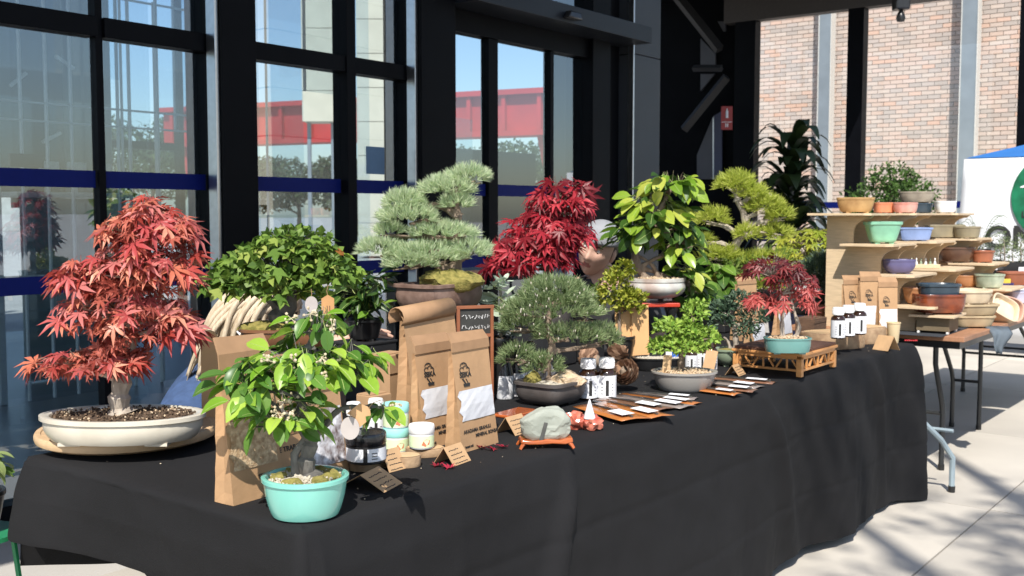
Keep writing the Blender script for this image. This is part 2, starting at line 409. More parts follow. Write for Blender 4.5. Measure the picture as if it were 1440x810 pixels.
for i in range(78):
    z = .05 + i * .086
    for j in range(39):
        y = 2.2 + j * .25 + (.125 if i % 2 else 0)
        k = rb.choices((0, 1, 2, 3), (3, 3, 1, 4))[0]
        ins = y_lo < y < y_hi and 2.4 < z < 5.6
        if ins and nb < 296:
            nb += 1
            put('brick', bmi[k], bw, (-.006 + rb.uniform(-.002, .002), y, z))
        else: rest[k].box((-.006 + rb.uniform(-.002, .002), y, z), (.03, .238, .074))
isl = [mt('brickwork_' + 'abcd'[k], c, .85, .2, 9, .3, 60, mode='island', col2=c2) for k, (c, c2) in enumerate((((.54, .40, .33), (.58, .45, .39)), ((.43, .36, .32), (.49, .41, .37)), ((.58, .38, .29), (.60, .42, .34)), ((.52, .41, .35), (.57, .47, .41))))]
for k, m_ in enumerate(rest): m_.build('brickwork', isl[k], bw, smooth=False, kind='stuff')
stl = mt('steel_grey', (.20, .23, .26), .5, .1, 3)
for xa, xb in ((1153, 1171), (1352, 1376)):
    a, b = onX(xa, 100, 21.6).y, onX(xb, 100, 21.6).y
    c = T('steel_column', 'grey steel column left of the frame post, against the brick wall' if xa < 1200 else 'grey steel column right of the frame post, against the brick wall', 'column', (21.6, (a + b) / 2, 0))
    box('web', stl, c, (0, 0, 3.5), (.2, abs(a - b) - .03, 7), 0)
    for k in (-1, 1): box('flange', mt('column_edge', (.62, .60, .56), .5, .05), c, (0, k * (abs(a - b) / 2 - .0075), 3.5), (.24, .014, 7), 0)
# ---- market tent with printed wall, screen right
tp_, ts = atX(1356, 224, 11.0)
tent = T('market_tent', 'blue market tent with white printed side wall at the far right', 'tent', (tp_.x, tp_.y, 0), -PI / 2)
cloth_w = mt('tent_white', (.76, .78, .82), .7, .05, 2)
blue = mt('tent_blue', (.02, .14, .42), .7, .1, 2)
tz = tp_.z
wv = MB()
N = 24
for i in range(N + 1):
    for j in range(9):
        x = i / N * 1.6; z = .1 + (tz - .1) * j / 8
        wv.v.append((x - .10 * (1 - j / 8) * (1 - i / N), .02 * math.sin(x * 5 + j * .4) * (1 - j / 9), z + .0))
for i in range(N):
    for j in range(8): wv.f.append((i * 9 + j, (i + 1) * 9 + j, (i + 1) * 9 + j + 1, i * 9 + j + 1)); wv.m.append(0)
wo = wv.build('side_wall', cloth_w, tent, smooth='all'); so = wo.modifiers.new('thickness', 'SOLIDIFY'); so.thickness = .004; so.offset = 1
cv = MB(); cv.add([(.0, .05, tz + .012), (1.6, .05, tz + .012), (1.6, 2.4, tz + .012), (0, 2.4, tz + .012), (.8, 1.2, tz + .30)], [(0, 1, 4), (1, 2, 4), (2, 3, 4), (3, 0, 4), (3, 2, 1, 0)])
cv.build('canopy', blue, tent, smooth=False)
for x, y in ((.03, .06), (1.57, .06), (.03, 2.36), (1.57, 2.36)): box('leg', metal, tent, (x, y, tz / 2), (.035, .035, tz), .002)
g_ = MB(); R_ = 62 * ts
cx, cz = (1482 - 1356) * ts, tz - (278 - 224) * ts
g_.lathe([(R_, 0), (R_, .004)], n=48); gr = g_.build('logo_disc', mt('logo_green', (.005, .13, .06), .5, .5, 6), tent, (cx, -.032, cz), (PI / 2, 0, 0))
bd = MB(); pts = []
for i in range(9): t = i / 8; pts.append((cx - R_ * .82 + t * R_ * 1.0, cz + R_ * (.23 + .16 * math.sin(t * PI) - .04 * t)))
for i in range(8, -1, -1): t = i / 8; pts.append((cx - R_ * .82 + t * R_ * 1.0, cz + R_ * (.21 + .02 * math.sin(t * PI) - .05 * t)))
bd.prism(pts, -.041, -.038); bd.build('logo_wing', cloth_w, tent, smooth=False)
lb = box('logo_label', cloth_w, tent, (cx + R_ * .45, -.040, cz - R_ * .62), (R_ * 1.9, .004, R_ * .5), 0)
txt('L', 11 * ts, ink, tent, (1434 * ts - 1356 * ts, -.044, tz - (305 - 224) * ts), bold=.003)
txt('ONIS', 43 * ts, ink, tent, (1387 * ts - 1356 * ts, -.03, tz - (347 - 224) * ts), bold=.008)
# ---- seen through the glass hall, with stacks standing in for reflections; one mirrored block
redst = mt('red_steel', (.46, .022, .022), .55, .12, 1.2)
ga, gb_ = thru(345, 200, 46), thru(778, 197, 40)
axis = (gb_ - ga); axis.z = 0; L = axis.length; ang = math.atan2(axis.y, axis.x)
gn = T('steel_gantry', 'long red steel girder on slanted legs, seen through the glass hall', 'gantry', (ga.x, ga.y, 0), ang)
h0, h1 = ga.z - .05, ga.z + 1.50
ext = L * .30
b_ = MB(); b_.box(((L - ext) / 2, 0, (h0 + h1) / 2), (L + ext, .5, h1 - h0 - .2)); b_.build('girder_web', redst, gn, smooth=False)
for z in (h0, h1): box('flange', redst, gn, ((L - ext) / 2, 0, z), (L + ext, 1.1, .2), 0)
for i in range(13): box('stiffener', redst, gn, (-ext + .6 + i * (L + ext - 1) / 12, 0, (h0 + h1) / 2), (.16, .9, h1 - h0 - .2), 0)
for x in (L - .4, -ext + 1): 
    b_ = MB(); b_.tube([(x, 0, h0), (x + .9, 0, 0)], .28, 4); b_.build('leg', redst, gn, smooth=False)
pa = thru(538, 300, 33)
beige = mt('beige_panel', (.62, .56, .44), .8, .10, 1.2)
tw = T('beige_reflection', 'wide beige panel stack beyond the glass hall, standing in for a reflection in the glass', 'tower', (pa.x, pa.y, 0), RZ)
for i in range(9): box('cladding_panel', beige, tw, (0, 0, .55 + i * 1.02), (1.34, 1.3, 1.0), 0)  # solid panels in place of a beige reflection in the glass
pb = thru(453, 300, 36)
tw2 = T('slim_reflection', 'slim beige panel stack left of the wider one, standing in for a reflection', 'tower', (pb.x, pb.y, 0), RZ)
for i in range(5): box('cladding_panel', beige, tw2, (0, 0, 4.9 + i * 1.02), (1.05, 1.05, 1.0), 0)  # narrow stack imitating a mirrored beige strip
for k in (-1, 1): box('leg', stl, tw2, (k * .4, 0, 2.2), (.12, .12, 4.4), 0)
pm_ = mir(470, 300, 26)
bt = T('stone_block', 'beige stone clad building behind the photographer, faintly mirrored in the glass', 'building', (pm_.x, pm_.y, 0), 0)
for i in range(8):
    for kk in range(3): box('cladding_panel', beige, bt, ((kk - 1) * 2.02, 0, .55 + i * 1.02), (2.0, 3, 1.0), 0)
pc = thru(80, 300, 95)
lbz = T('grey_workshop', 'low grey workshop with a blue strip, far behind the left glass', 'building', (pc.x, pc.y, 0), math.atan2(-RT.y, RT.x))
gwall = mt('grey_wall', (.42, .42, .40), .85, .15, 1.5)
WW = 27
box('wall', gwall, lbz, (0, 0, 1.6), (WW, 4, 3.2), 0); box('blue_fascia', mt('fascia_blue', (.05, .13, .42), .6, .1), lbz, (0, 0, 3.6), (WW + .2, 4.2, .8), 0)
for i in range(10): box('window', mt('workshop_window', (.16, .19, .20), .15, .2), lbz, (-WW / 2 + 1 + i * 2.7, 0, 1.8), (1.6, 4.04, 1.7), 0)
for i in range(5): box('column', wf, lbz, (-WW / 2 + .3 + i * 4.1, 2.1 if False else -2.06, 1.25), (.3, .12, 2.48), 0)
yp = T('bollard', 'yellow post in front of the grey workshop', 'post', thru(48, 300, 52) * 1.0, 0); yp.location.z = 0
q = MB(); q.tube([(0, 0, 0), (.08, 0, 1.5)], .12, 10); q.build('post', mt('post_yellow', (.7, .5, .05), .5, .05), yp)
fol_far = mt('far_foliage', (.022, .036, .014), .8, .5, 2, mode='island', col2=(.06, .085, .028), tl=.1)
def leafcloud(mb, c, r, n, sz, seed=0):
    rr = random.Random(seed)
    for _ in range(n):
        d = V((rr.gauss(0, 1), rr.gauss(0, 1), rr.gauss(0, 1))).normalized()
        k = 1 + .35 * noise.noise(d * 2.2 + V((seed, 3.3, 0)))
        p = V(c) + V((d.x * r[0], d.y * r[1], d.z * r[2])) * k * rr.uniform(.55, 1)
        a = V((rr.gauss(0, 1), rr.gauss(0, 1), rr.gauss(0, 1))).normalized(); b = d.cross(a).normalized()
        s_ = sz * rr.uniform(.6, 1.3)
        mb.add([p - a * s_, p + b * s_ * .5, p + a * s_, p - b * s_ * .5], [(0, 1, 2, 3)])
def far_tree(pos, h, r, label, seed, low=.35, sz=.28, n=3000, g='trees beyond the glass hall'):
    t = T('plaza_tree', label, 'tree', pos, 0, g)
    rr = random.Random(seed)
    b = MB(); b.tube([(0, 0, 0), (.05, 0, h * .3), (0, .08, h * .75)], [.16, .12, .05], 7)
    for k in range(5):
        a = k * 1.3 + seed; b.tube([(0, 0, h * (.3 + .07 * k)), (math.cos(a) * r * .6, math.sin(a) * r * .6, h * (.5 + .07 * k))], [.07, .02], 5)
    b.build('trunk', bark, t)
    m = MB()
    for k in range(6):
        a = k * 2.4 + seed; leafcloud(m, (math.cos(a) * r * .5, math.sin(a) * r * .5, h * (low + .12 + .1 * k)), (r * .62, r * .62, h * .15), n // 6, sz * .55, seed + k)
    m.build('crown', fol_far, t, smooth=False, kind='stuff', fixn=False)
    return t
for i, (x, d, h, r) in enumerate(((155, 66, 6.6, 2.8), (215, 62, 6.2, 2.6), (275, 66, 6.6, 2.8), (350, 60, 4.2, 2.4), (420, 64, 4.3, 2.6), (500, 62, 4.2, 2.4), (640, 58, 4.4, 2.6), (700, 56, 4.6, 2.6), (760, 58, 4.2, 2.4), (860, 60, 5.0, 2.6))):
    p = thru(x, 300, d); far_tree((p.x, p.y, 0), h, r, '%s dark bushy tree in the row beyond the glass hall' % ('leftmost', 'second', 'third', 'fourth', 'fifth', 'sixth', 'seventh', 'eighth', 'ninth', 'rightmost')[i], 11 + i)

# ---- a street tree behind the photographer whose crown dapples the paving
tr = T('street_tree', 'open crowned street tree standing behind the photographer', 'tree', (-3.2, -5.4, 0)); tr.scale = (1.35, 1.35, 1.7)
b = MB(); limb_pts = [((0, 0, 0), (.1, .1, 1.6), (.5, .6, 3.2)), ((.5, .6, 3.2), (1.3, 1.6, 4.6), (2.2, 2.3, 5.3)), ((.4, .5, 2.9), (.2, 1.3, 4.6), (.6, 2.0, 5.8)), ((.5, .6, 3.2), (1.6, .8, 4.3), (2.4, .9, 5.0)), ((1.3, 1.6, 4.6), (1.9, 1.5, 5.0), (2.9, 1.9, 5.2))]
for pts_, r_ in zip(limb_pts, (.16, .08, .07, .07, .05)): b.tube(pts_, [r_, r_ * .8, r_ * .45], 8)
b.build('trunk', bark, tr)
m = MB()
for k, (c_, r_, n_) in enumerate((((1.5, 1.5, 5.1), (.8, .7, .4), 520), ((2.5, 1.1, 5.2), (.9, .7, .4), 1100), ((.8, 1.9, 5.6), (.6, .6, .5), 160), ((1.9, .7, 4.8), (.7, .6, .3), 420))): leafcloud(m, c_, r_, n_, .05, 40 + k)
m.build('crown', fol_far, tr, smooth=False, kind='stuff', fixn=False)
# ================================================================ TABLES AND CLOTH
X0, X1, Y0, Y1, TZ = 1.338, 5.11, 1.555, 2.606, .74
clothm = mt('black_cloth', (.012, .012, .0133), .9, .12, 3, .25, 420, spec=.22)
def tablecloth():
    r = .018; per = []
    def seg(a, b, n):
        L = (V(b) - V(a)).length; k = max(2, int(L / .016))
        for i in range(k): per.append((V(a).lerp(V(b), i / k), V(n)))
    def corner(c, a0):
        for i in range(7):
            t = a0 + PI / 2 * i / 7; d = V((math.cos(t), math.sin(t))); per.append((V(c) + d * r, d))
    seg((X0 + r, Y0), (X1 - r, Y0), (0, -1)); corner((X1 - r, Y0 + r), -PI / 2)
    seg((X1, Y0 + r), (X1, Y1 - r), (1, 0)); corner((X1 - r, Y1 - r), 0)
    seg((X1 - r, Y1), (X0 + r, Y1), (0, 1)); corner((X0 + r, Y1 - r), PI / 2)
    seg((X0, Y1 - r), (X0, Y0 + r), (-1, 0)); corner((X0 + r, Y0 + r), PI)
    n = len(per); cs = [V(c) for c in ((X0, Y0), (X1, Y0), (X1, Y1), (X0, Y1))]
    flare = (.16, .16, .10, .36); fw_ = (.035, .09, .1, .16)
    def hem(p):
        if abs(p.x - X0) < .04:
            t = (p.y - Y0) / (Y1 - Y0)
            return .06 + .47 * min(1, max(0, (t - .12) / .42))
        if abs(p.y - Y1) < .03: return .42 - .25 * min(1, (p.x - X0) / 1.5)
        if abs(p.y - Y0) < .03: return .045 - .03 * max(0, (p.x - 4.3) / .7) + .012 * noise.noise(V((p.x * 3, 0, 0)))
        return .05
    rows = [(0, .06, 0), (0, .04, 0.0004), (0, .02, .0015), (0, .008, .005), (0, .002, .009), (0, 0, .014)] + [(k / 64, 0, None) for k in range(1, 65)]
    vs = []
    for k, ins, dz in rows:
        for (p, nn) in per:
            pp = V((p.x, p.y)); hz = hem(pp)
            if dz is not None:
                q = pp - nn * ins; z = TZ - dz
                if ins > .003: q = V((min(max(pp.x, X0 + ins), X1 - ins), min(max(pp.y, Y0 + ins), Y1 - ins)))
                if abs(p.y - Y0) < .001 and ins < .03: q = q + V((0, .010 * noise.noise(V((p.x * 2.2, 5, 1)))))
                vs.append((q.x, q.y, z)); continue
            z = TZ - .014 - (TZ - .014 - hz) * k; drop = TZ - z
            u = p.x * 1.0 + p.y * 1.0
            a = noise.noise(V((u * 1.7, 3.3, drop * .5))) * .8 + noise.noise(V((u * 3.9, 9.1, drop * .9))) * .22
            a = a - .10 * abs(noise.noise(V((u * 9 + drop * 2.5, 1.1, drop * 2))))
            d = .018 * min(1, drop / .1) + drop * .21 * a + .012 * drop
            d -= .010 * noise.noise(V((p.x * 2.2, 5, 1))) if abs(p.y - Y0) < .001 else 0
            if abs(p.x - X0) < .03: d = d * .8 - drop * .20                       # the near end is tucked under a little
            if abs(p.x - X1) < .03: d *= 1.3
            ix = 0
            for ci, c in enumerate(cs):
                g = math.exp(-((pp - c).length / (fw_[ci] + drop * .12)) ** 2)
                d += flare[ci] * drop * g
            d += .004 * noise.noise(V((u * 14, z * 14, 4)))
            for cz in (.52, .27): d -= .0035 * math.exp(-((z - cz - .01 * noise.noise(V((u * 2, 1, cz * 9)))) / .010) ** 2)
            cu = (u % .61) - .3; d += .004 * math.exp(-(cu / .012) ** 2) * min(1, drop / .1)
            q = pp + nn * d
            # diagonal drag folds from a pinned point on the front edge
            if abs(p.y - Y0) < .03:
                for fx, s_ in ((3.42, .55), (2.25, -.35), (4.5, .4)):
                    xx = fx + s_ * drop; w_ = .018 + .10 * drop
                    q.y -= .028 * min(1, drop / .15) * math.exp(-((p.x - xx) / w_) ** 2)
            vs.append((q.x, q.y, z))
    mb = MB(); fs = []
    for i in range(len(rows) - 1):
        for k in range(n): fs.append((i * n + k, i * n + (k + 1) % n, (i + 1) * n + (k + 1) % n, (i + 1) * n + k))
    mb.add(vs, fs); NX, NY = 150, 42; base = len(mb.v)
    for i in range(NX + 1):
        for j in range(NY + 1):
            x = X0 + .052 + (X1 - X0 - .104) * i / NX; y = Y0 + .052 + (Y1 - Y0 - .104) * j / NY
            e_ = min(i, NX - i, j, NY - j) / 3
            mb.v.append((x, y, TZ - .0004 + min(1, e_) * (.0006 * abs(noise.noise(V((x * 7, y * 7, 2)))) + .0012 * max(0, noise.noise(V((x * 2.4 + y * 2, y * 1.5 - x * 3, 8))) - .25))))
    for i in range(NX):
        for j in range(NY): a_ = base + i * (NY + 1) + j; mb.f.append((a_, a_ + NY + 1, a_ + NY + 2, a_ + 1)); mb.m.append(0)
    o = mb.build('tablecloth', clothm, smooth='all')
    o['label'] = 'long black cloth hanging over the front table to the floor'; o['category'] = 'tablecloth'
tablecloth()
lint = MB(); rl = random.Random(9)
for _ in range(150):
    x, y = rl.uniform(X0 + .06, X1 - .06), Y0 + .06 + (Y1 - Y0 - .12) * rl.random() ** 1.6; k = rl.uniform(.0012, .0034)
    lint.box((x, y, TZ + .0022), (k * rl.uniform(.6, 2), k, .0012), Matrix.Rotation(rl.uniform(0, 3), 3, 'Z'), tp=.5)
lo2 = lint.build('soil_crumbs', mt('crumbs', (.14, .10, .07), .9, .3, 60, mode='island', col2=(.62, .52, .38)), smooth=False, kind='stuff')
lo2['label'] = 'scattered crumbs of soil and lint on the black cloth'
legb = mt('leg_blue_grey', (.27, .34, .38), .4, .08, 8)
def leg(mb, foot, topp, bend=.33, r=.014, rise=.22):
    f, t = V(foot), V(topp); m = V((f.x, f.y, bend)); m2 = f.lerp(t, .9); m2.z = bend + rise
    mb.tube([f, V((f.x, f.y, bend * .5)), m - V((0, 0, .03)), m + (m2 - m) * .15, m2 - (m2 - m) * .1, V((t.x, t.y, m2.z + .03)), t], r, 8)
def trestle(name, label, x0, x1, y0, y1, ztop, top_m, leg_m, feet):
    t = T(name, label, 'table', (0, 0, 0))
    box('table_top', top_m, t, ((x0 + x1) / 2, (y0 + y1) / 2, ztop - .0125), (x1 - x0, y1 - y0, .025), .003)
    box('apron', leg_m, t, ((x0 + x1) / 2, (y0 + y1) / 2, ztop - .045), (x1 - x0 - .08, y1 - y0 - .06, .04), .002)
    for f, tp in feet:
        mb = MB(); leg(mb, f, tp, .2, .014, .42) if leg_m is legb else leg(mb, f, tp); o = mb.build('leg', leg_m, t)
        q = MB(); q.lathe([(0, 0), (.017, 0), (.017, .03), (.0145, .03)], n=10, c=(f[0], f[1], .001)); q.build('foot_cap', blackp, o)
    for a, b in ((feet[0], feet[1]), (feet[2], feet[3])):
        mb = MB(); mb.tube([(a[0][0], a[0][1], .30), (b[0][0], b[0][1], .30)], .010, 6); mb.build('cross_bar', leg_m, t)
    return t
fp = at(1338, 692, 0)[0]
trestle('trestle_table', 'folding table under the black cloth, one bent blue grey leg showing at its far end', 3.22, 5.0, 1.60, 2.56, .733, ply, legb,
        ((fp, (4.78, 1.68, .70)), ((fp.x, 2.4, 0), (fp.x - .28, 2.4, .70)), ((3.4, 1.75, 0), (3.6, 1.75, .7)), ((3.4, 2.4, 0), (3.6, 2.4, .7))))
trestle('trestle_table', 'folding table hidden under the near half of the black cloth', 1.42, 3.2, 1.60, 2.56, .733, ply, legb,
        (((3.0, 1.75, 0), (2.8, 1.75, .70)), ((3.0, 2.4, 0), (2.8, 2.4, .70)), ((1.6, 1.75, 0), (1.7, 1.75, .7)), ((1.6, 2.4, 0), (1.7, 2.4, .7))))
f1, f2 = at(1376, 604, 0)[0], at(1338, 600, 0)[0]
tbrown = mt('brown_table_top', (.36, .18, .10), .5, .1, 9, st=(1, 8, 1))
legk = mt('leg_black', (.02, .022, .024), .35, .1, 8)
trestle('trestle_table', 'bare brown folding table with black legs carrying the plywood pot stands', 5.47, 7.28, 1.43, 2.35, .74, tbrown, legk,
        ((f1, (f1.x, f1.y, .7)), (f2, (f2.x - .25, f2.y, .7)), ((5.75, 1.6, 0), (5.6, 1.6, .7)), ((5.75, 2.2, 0), (5.6, 2.2, .7))))
f3 = at(1452, 560, 0)[0]
trestle('trestle_table', 'brown folding table at the far right carrying black herb trays', 7.36, 9.1, 1.43, 2.35, .74, tbrown, legk,
        ((f3, (f3.x - .3, f3.y + .05, .7)), ((f3.x, 2.2, 0), (f3.x - .3, 2.2, .7)), ((8.9, 1.6, 0), (8.7, 1.6, .7)), ((8.9, 2.2, 0), (8.7, 2.2, .7))))
# ================================================================ POTS AND PLANT PIECES
def pot(root, m, rx, ry, h, e=2, foot=.8, p=.8, belly=0, lip=.05, liph=.13, feet=True, soil=soil_m, n=44, z0=0, dome=.1, name='pot', seed=1, rot=0):
    fh = h * .07 if feet else 0
    pr = [(foot * .93, fh), (foot, fh + h * .02)]
    K = 9
    for i in range(1, K):
        t = i / K; pr.append((foot + (1 - foot) * t ** p + belly * math.sin(PI * t), fh + h * .02 + (h - h * liph - fh - h * .02) * t))
    pr += [(1.0, h * (1 - liph)), (1 + lip, h * (1 - liph * .8)), (1 + lip, h * .985), (1 + lip * .5, h), (.95, h), (.92, h * .97), (.88, h * .7)]
    mb = MB(); mb.lathe(pr, rx, ry, n, e)
    if feet:
        for sx in (-1, 1):
            for sy in (-1, 1): mb.box((sx * rx * foot * .6, sy * ry * foot * (.6 if e > 3 else .55), fh * .5 + .0005), (rx * .28, ry * .28, fh + .003))
    o = mb.build(name, m, root, (0, 0, z0), (0, 0, rot))
    if soil:
        sb_ = MB(); pr = [(.925, h * .86)]
        for i in range(1, 7): t = i / 6; pr.append((.925 * (1 - t) + .001, h * .86 + h * (.05 + dome) * math.sin(t * PI / 2)))
        sb_.lathe(pr, rx, ry, 30, e, close=False)
        sb_.v = [(x, y, z + (h * .05) * noise.noise(V((x * 60, y * 60, seed)))) for x, y, z in sb_.v]
        sb_.build('soil', soil, root, (0, 0, z0), (0, 0, rot))
    return o
def grit(root, m, n, rx, ry, z, sz, name='grit', hump=0):
    mb = MB()
    for i in range(n):
        a, q = rnd(0, 2 * PI), math.sqrt(rnd(0, 1))
        c = (math.cos(a) * rx * q, math.sin(a) * ry * q, z + hump * (1 - q * q) + rnd(-.2, .4) * sz); k = sz * rnd(.5, 1.2)
        mb.box(c, (k * rnd(.7, 1.3), k, k * rnd(.6, 1)), Euler((rnd(0, 3), rnd(0, 3), rnd(0, 3))).to_matrix(), tp=.6)
    return mb.build(name, m, root, smooth=False, kind='stuff')
def limb(mb, pts, r0, r1, n=7, jit=.0):
    pts = [V(p) for p in pts]; out, rad = [], []
    K = (len(pts) - 1) * 4
    for i in range(K + 1):                     # Catmull-Rom
        t = i / 4; k = min(int(t), len(pts) - 2); f = t - k
        p0, p1, p2, p3 = pts[max(k - 1, 0)], pts[k], pts[k + 1], pts[min(k + 2, len(pts) - 1)]
        q = .5 * ((2 * p1) + (p2 - p0) * f + (2 * p0 - 5 * p1 + 4 * p2 - p3) * f * f + (3 * p1 - p0 - 3 * p2 + p3) * f ** 3)
        if jit and 0 < i < K: q = q + rdir() * jit
        out.append(q); rad.append((r0 + (r1 - r0) * (i / K) ** .8) * (1 + (.18 * math.sin(i * 2.1) if jit else 0)))
    if jit: rad[0] *= 1.5; rad[1] *= 1.15
    mb.tube(out, rad, n)
    return out
# leaf shapes: y = towards the tip, z = upper face; unit length
def leaf_palm(seed=0, lobes=7, narrow=.21, droop=.5):
    rr = random.Random(seed)
    angs = [(-118, .38), (-78, .68), (-38, .9), (0, 1), (38, .9), (78, .68), (118, .38)] if lobes == 7 else [(-82, .6), (-42, .9), (0, 1), (42, .9), (82, .6)]
    mb = MB(); vs = [(0, 0, 0)]; fs = []
    def P(a, r, z=0):
        a = math.radians(a + 90); return (math.cos(a) * r, math.sin(a) * r, z - droop * r * r * .5)
    for i, (a, L) in enumerate(angs):
        a += rr.uniform(-5, 5); L *= rr.uniform(.88, 1.08); b = len(vs)
        dz = rr.uniform(-.06, .06)
        aw_ = math.degrees(narrow / .45)
        vs += [P(a - aw_ * .62, .24), P(a - aw_ * .55 / (L + .25), .5 * L, .03 + dz), P(a + rr.uniform(-4, 4), L, dz * 2 - .05), P(a + aw_ * .55 / (L + .25), .5 * L, .03 + dz), P(a + aw_ * .62, .24), P(a, .42 * L, -.015 + dz)]
        fs += [(0, b, b + 5), (b, b + 1, b + 5), (b + 1, b + 2, b + 5), (b + 2, b + 3, b + 5), (b + 3, b + 4, b + 5), (b + 4, 0, b + 5)]
    mb.add(vs, fs); mb.tube([(0, 0, 0), (0, -.18, .02), (0, -.38, .10)], [.016, .013, .01], 3, False)
    return mb
def leaf_tri(seed=0):
    rr = random.Random(seed); mb = MB()
    vs = [(0, 0, 0), (-.16, -.02, 0), (-.55, .52, -.10), (-.2, .5, .02), (-.16, .72, .02), (0, 1, -.14), (.16, .72, .02), (.2, .5, .02), (.55, .52, -.10), (.16, -.02, 0), (0, .5, -.04)]
    vs = [(x * rr.uniform(.9, 1.1), y, z + rr.uniform(-.03, .03)) for x, y, z in vs]
    mb.add(vs, [(0, 1, 10), (1, 2, 10), (2, 3, 10), (3, 4, 10), (4, 5, 10), (5, 6, 10), (6, 7, 10), (7, 8, 10), (8, 9, 10), (9, 0, 10)])
    return mb
def leaf_oval(seed=0, wd=.27, curl=.35, fold=.10, K=5):
    rr = random.Random(seed); mb = MB(); vs, fs = [], []
    c = curl * rr.uniform(.6, 1.4)
    for i in range(K + 1):
        t = i / K; y = t; q = wd * (math.sin(PI * min(1, t * .93 + .045)) ** .75) if 0 < i < K else .012
        z = -c * t * t * .6; yy = y - c * t * t * .12
        vs += [(-q, yy, z + fold * q / wd), (0, yy, z), (q, yy, z + fold * q / wd)]
    for i in range(K):
        b = i * 3; fs += [(b, b + 1, b + 4, b + 3), (b + 1, b + 2, b + 5, b + 4)]
    mb.add(vs, fs); mb.mi = 1; mb.tube([(0, .02, 0), (0, -.1, .01), (0, -.22, .05)], [.016, .014, .012], 3, False)
    mb.tube([(0, i / K - c * (i / K) ** 2 * .12, -c * (i / K) ** 2 * .6 + .004) for i in range(K)], .012, 3, False)
    return mb
def orient(tip, nrm):
    y = V(tip).normalized(); z = V(nrm); z = (z - y * z.dot(y))
    z = z.normalized() if z.length > 1e-4 else y.orthogonal().normalized()
    x = y.cross(z); m = Matrix((x, y, z)).transposed(); return m
def padpoint(pads, shell=(.72, 1.0), zmin=-.45):
    w_ = [(p[3] * p[4] * p[5]) ** (2 / 3) for p in pads]
    p = random.choices(pads, w_)[0]
    while 1:
        d = rdir()
        if d.z > zmin: break
    k = rnd(*shell) * (1 + .16 * noise.noise(d * 2.5 + V(p[:3]) * .05))
    return p, d, V((p[0] + d.x * p[3] * k, p[1] + d.y * p[4] * k, p[2] + d.z * p[5] * k))
def leaves(root, meshes, mats, n, pads, s, size, name='leaf', down=.5, out=1.0, up=.7, tube=None, shell=(.72, 1.0), zmin=-.45, front=.0):
    tw = MB()
    for i in range(n):
        p, d, q = padpoint(pads, shell, zmin)
        q = q * s
        h = V((d.x, d.y, 0)); h = h.normalized() if h.length > .1 else rdir()
        tip = h * out + V((0, 0, -down * rnd(.3, 1.5))) + rdir() * .55
        nn = d + V((0, -front, up)) + rdir() * .5
        m = orient(tip, nn); L = size * s * rnd(.58, 1.25)
        o = bpy.data.objects.new(name, random.choice(meshes)); C.objects.link(o); o.parent = root
        o.matrix_local = Matrix.Translation(q) @ m.to_4x4() @ Matrix.Scale(L, 4)
        if tube is not None:
            c = V(p[:3]) * s + V((0, 0, -p[5] * s * .35))
            mid = c.lerp(q, .5) + V((0, 0, .1 * (q - c).length))
            tw.tube([c, mid, q + (m @ V((0, -.3, .05))) * L], [.0016, .0012, .0007], 3, False)
    if tube is not None: tw.build('twigs', tube, root, kind='stuff', fixn=False)
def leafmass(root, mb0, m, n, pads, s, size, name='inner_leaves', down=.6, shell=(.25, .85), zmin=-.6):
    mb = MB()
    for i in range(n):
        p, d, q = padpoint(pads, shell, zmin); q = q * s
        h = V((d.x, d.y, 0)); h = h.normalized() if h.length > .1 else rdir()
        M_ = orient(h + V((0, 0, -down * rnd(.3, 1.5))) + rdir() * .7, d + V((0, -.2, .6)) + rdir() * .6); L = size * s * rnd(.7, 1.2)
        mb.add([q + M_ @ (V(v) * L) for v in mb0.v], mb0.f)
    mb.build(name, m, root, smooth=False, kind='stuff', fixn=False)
rib_m = mt('leaf_rib', (.34, .42, .14), .5, .1, 20)
def leafset(mk, mats, k=3, **kw):
    out = []
    for i in range(k):
        for m in mats: out.append(mk(seed=i, **kw).mesh('leaf', [m, rib_m], 'all', fixn=False))
    return out
def needles(root, m, pads, s, tufts, k, L, wd, name='needle_pad', spread=.75, up=.5, zmin=-.2, shell=(.6, 1.0), stem=None):
    """each pad of needles is one part; needles are thinner than a pixel"""
    tot = sum((p[3] * p[4] * p[5]) ** (2 / 3) for p in pads)
    for p in pads:
        mb = MB(); nn = int(tufts * (p[3] * p[4] * p[5]) ** (2 / 3) / tot)
        for _ in range(nn):
            _, d, q = padpoint([p], shell, zmin); q = q * s
            ax = (d + V((0, 0, up)) + rdir() * .3).normalized()
            for _ in range(k):
                dr = (ax + rdir() * spread).normalized(); l_ = L * s * rnd(.6, 1.15)
                sd = dr.cross(rdir()).normalized() * wd * s
                b = q + rdir() * L * s * .08
                mb.add([b - sd, b + sd, b + dr * l_ * .6 + sd * .9, b + dr * l_, b + dr * l_ * .6 - sd * .9], [(0, 1, 2, 3, 4)])
        mb.build(name, m, root, smooth=False, kind='stuff', fixn=False)
def smallfoliage(root, m, pads, s, n, sz, name='foliage', asp=.5, zmin=-.5, shell=(.55, 1.0), up=.6, tip=.3):
    tot = sum((p[3] * p[4] * p[5]) ** (2 / 3) for p in pads)
    for p in pads:
        mb = MB()
        for _ in range(int(n * (p[3] * p[4] * p[5]) ** (2 / 3) / tot)):
            _, d, q = padpoint([p], shell, zmin); q = q * s
            t_ = (d * .8 + V((0, 0, tip)) + rdir() * .9).normalized()
            M_ = orient(t_, d + V((0, 0, up)) + rdir() * .7); L = sz * s * rnd(.6, 1.25)
            pts = [(0, 0, 0), (-asp / 2, .45, .08), (0, 1, -.1), (asp / 2, .45, .08)]
            mb.add([q + M_ @ (V(a) * L) for a in pts], [(0, 1, 2), (0, 2, 3)])
        mb.build(name, m, root, smooth=False, kind='stuff', fixn=False)
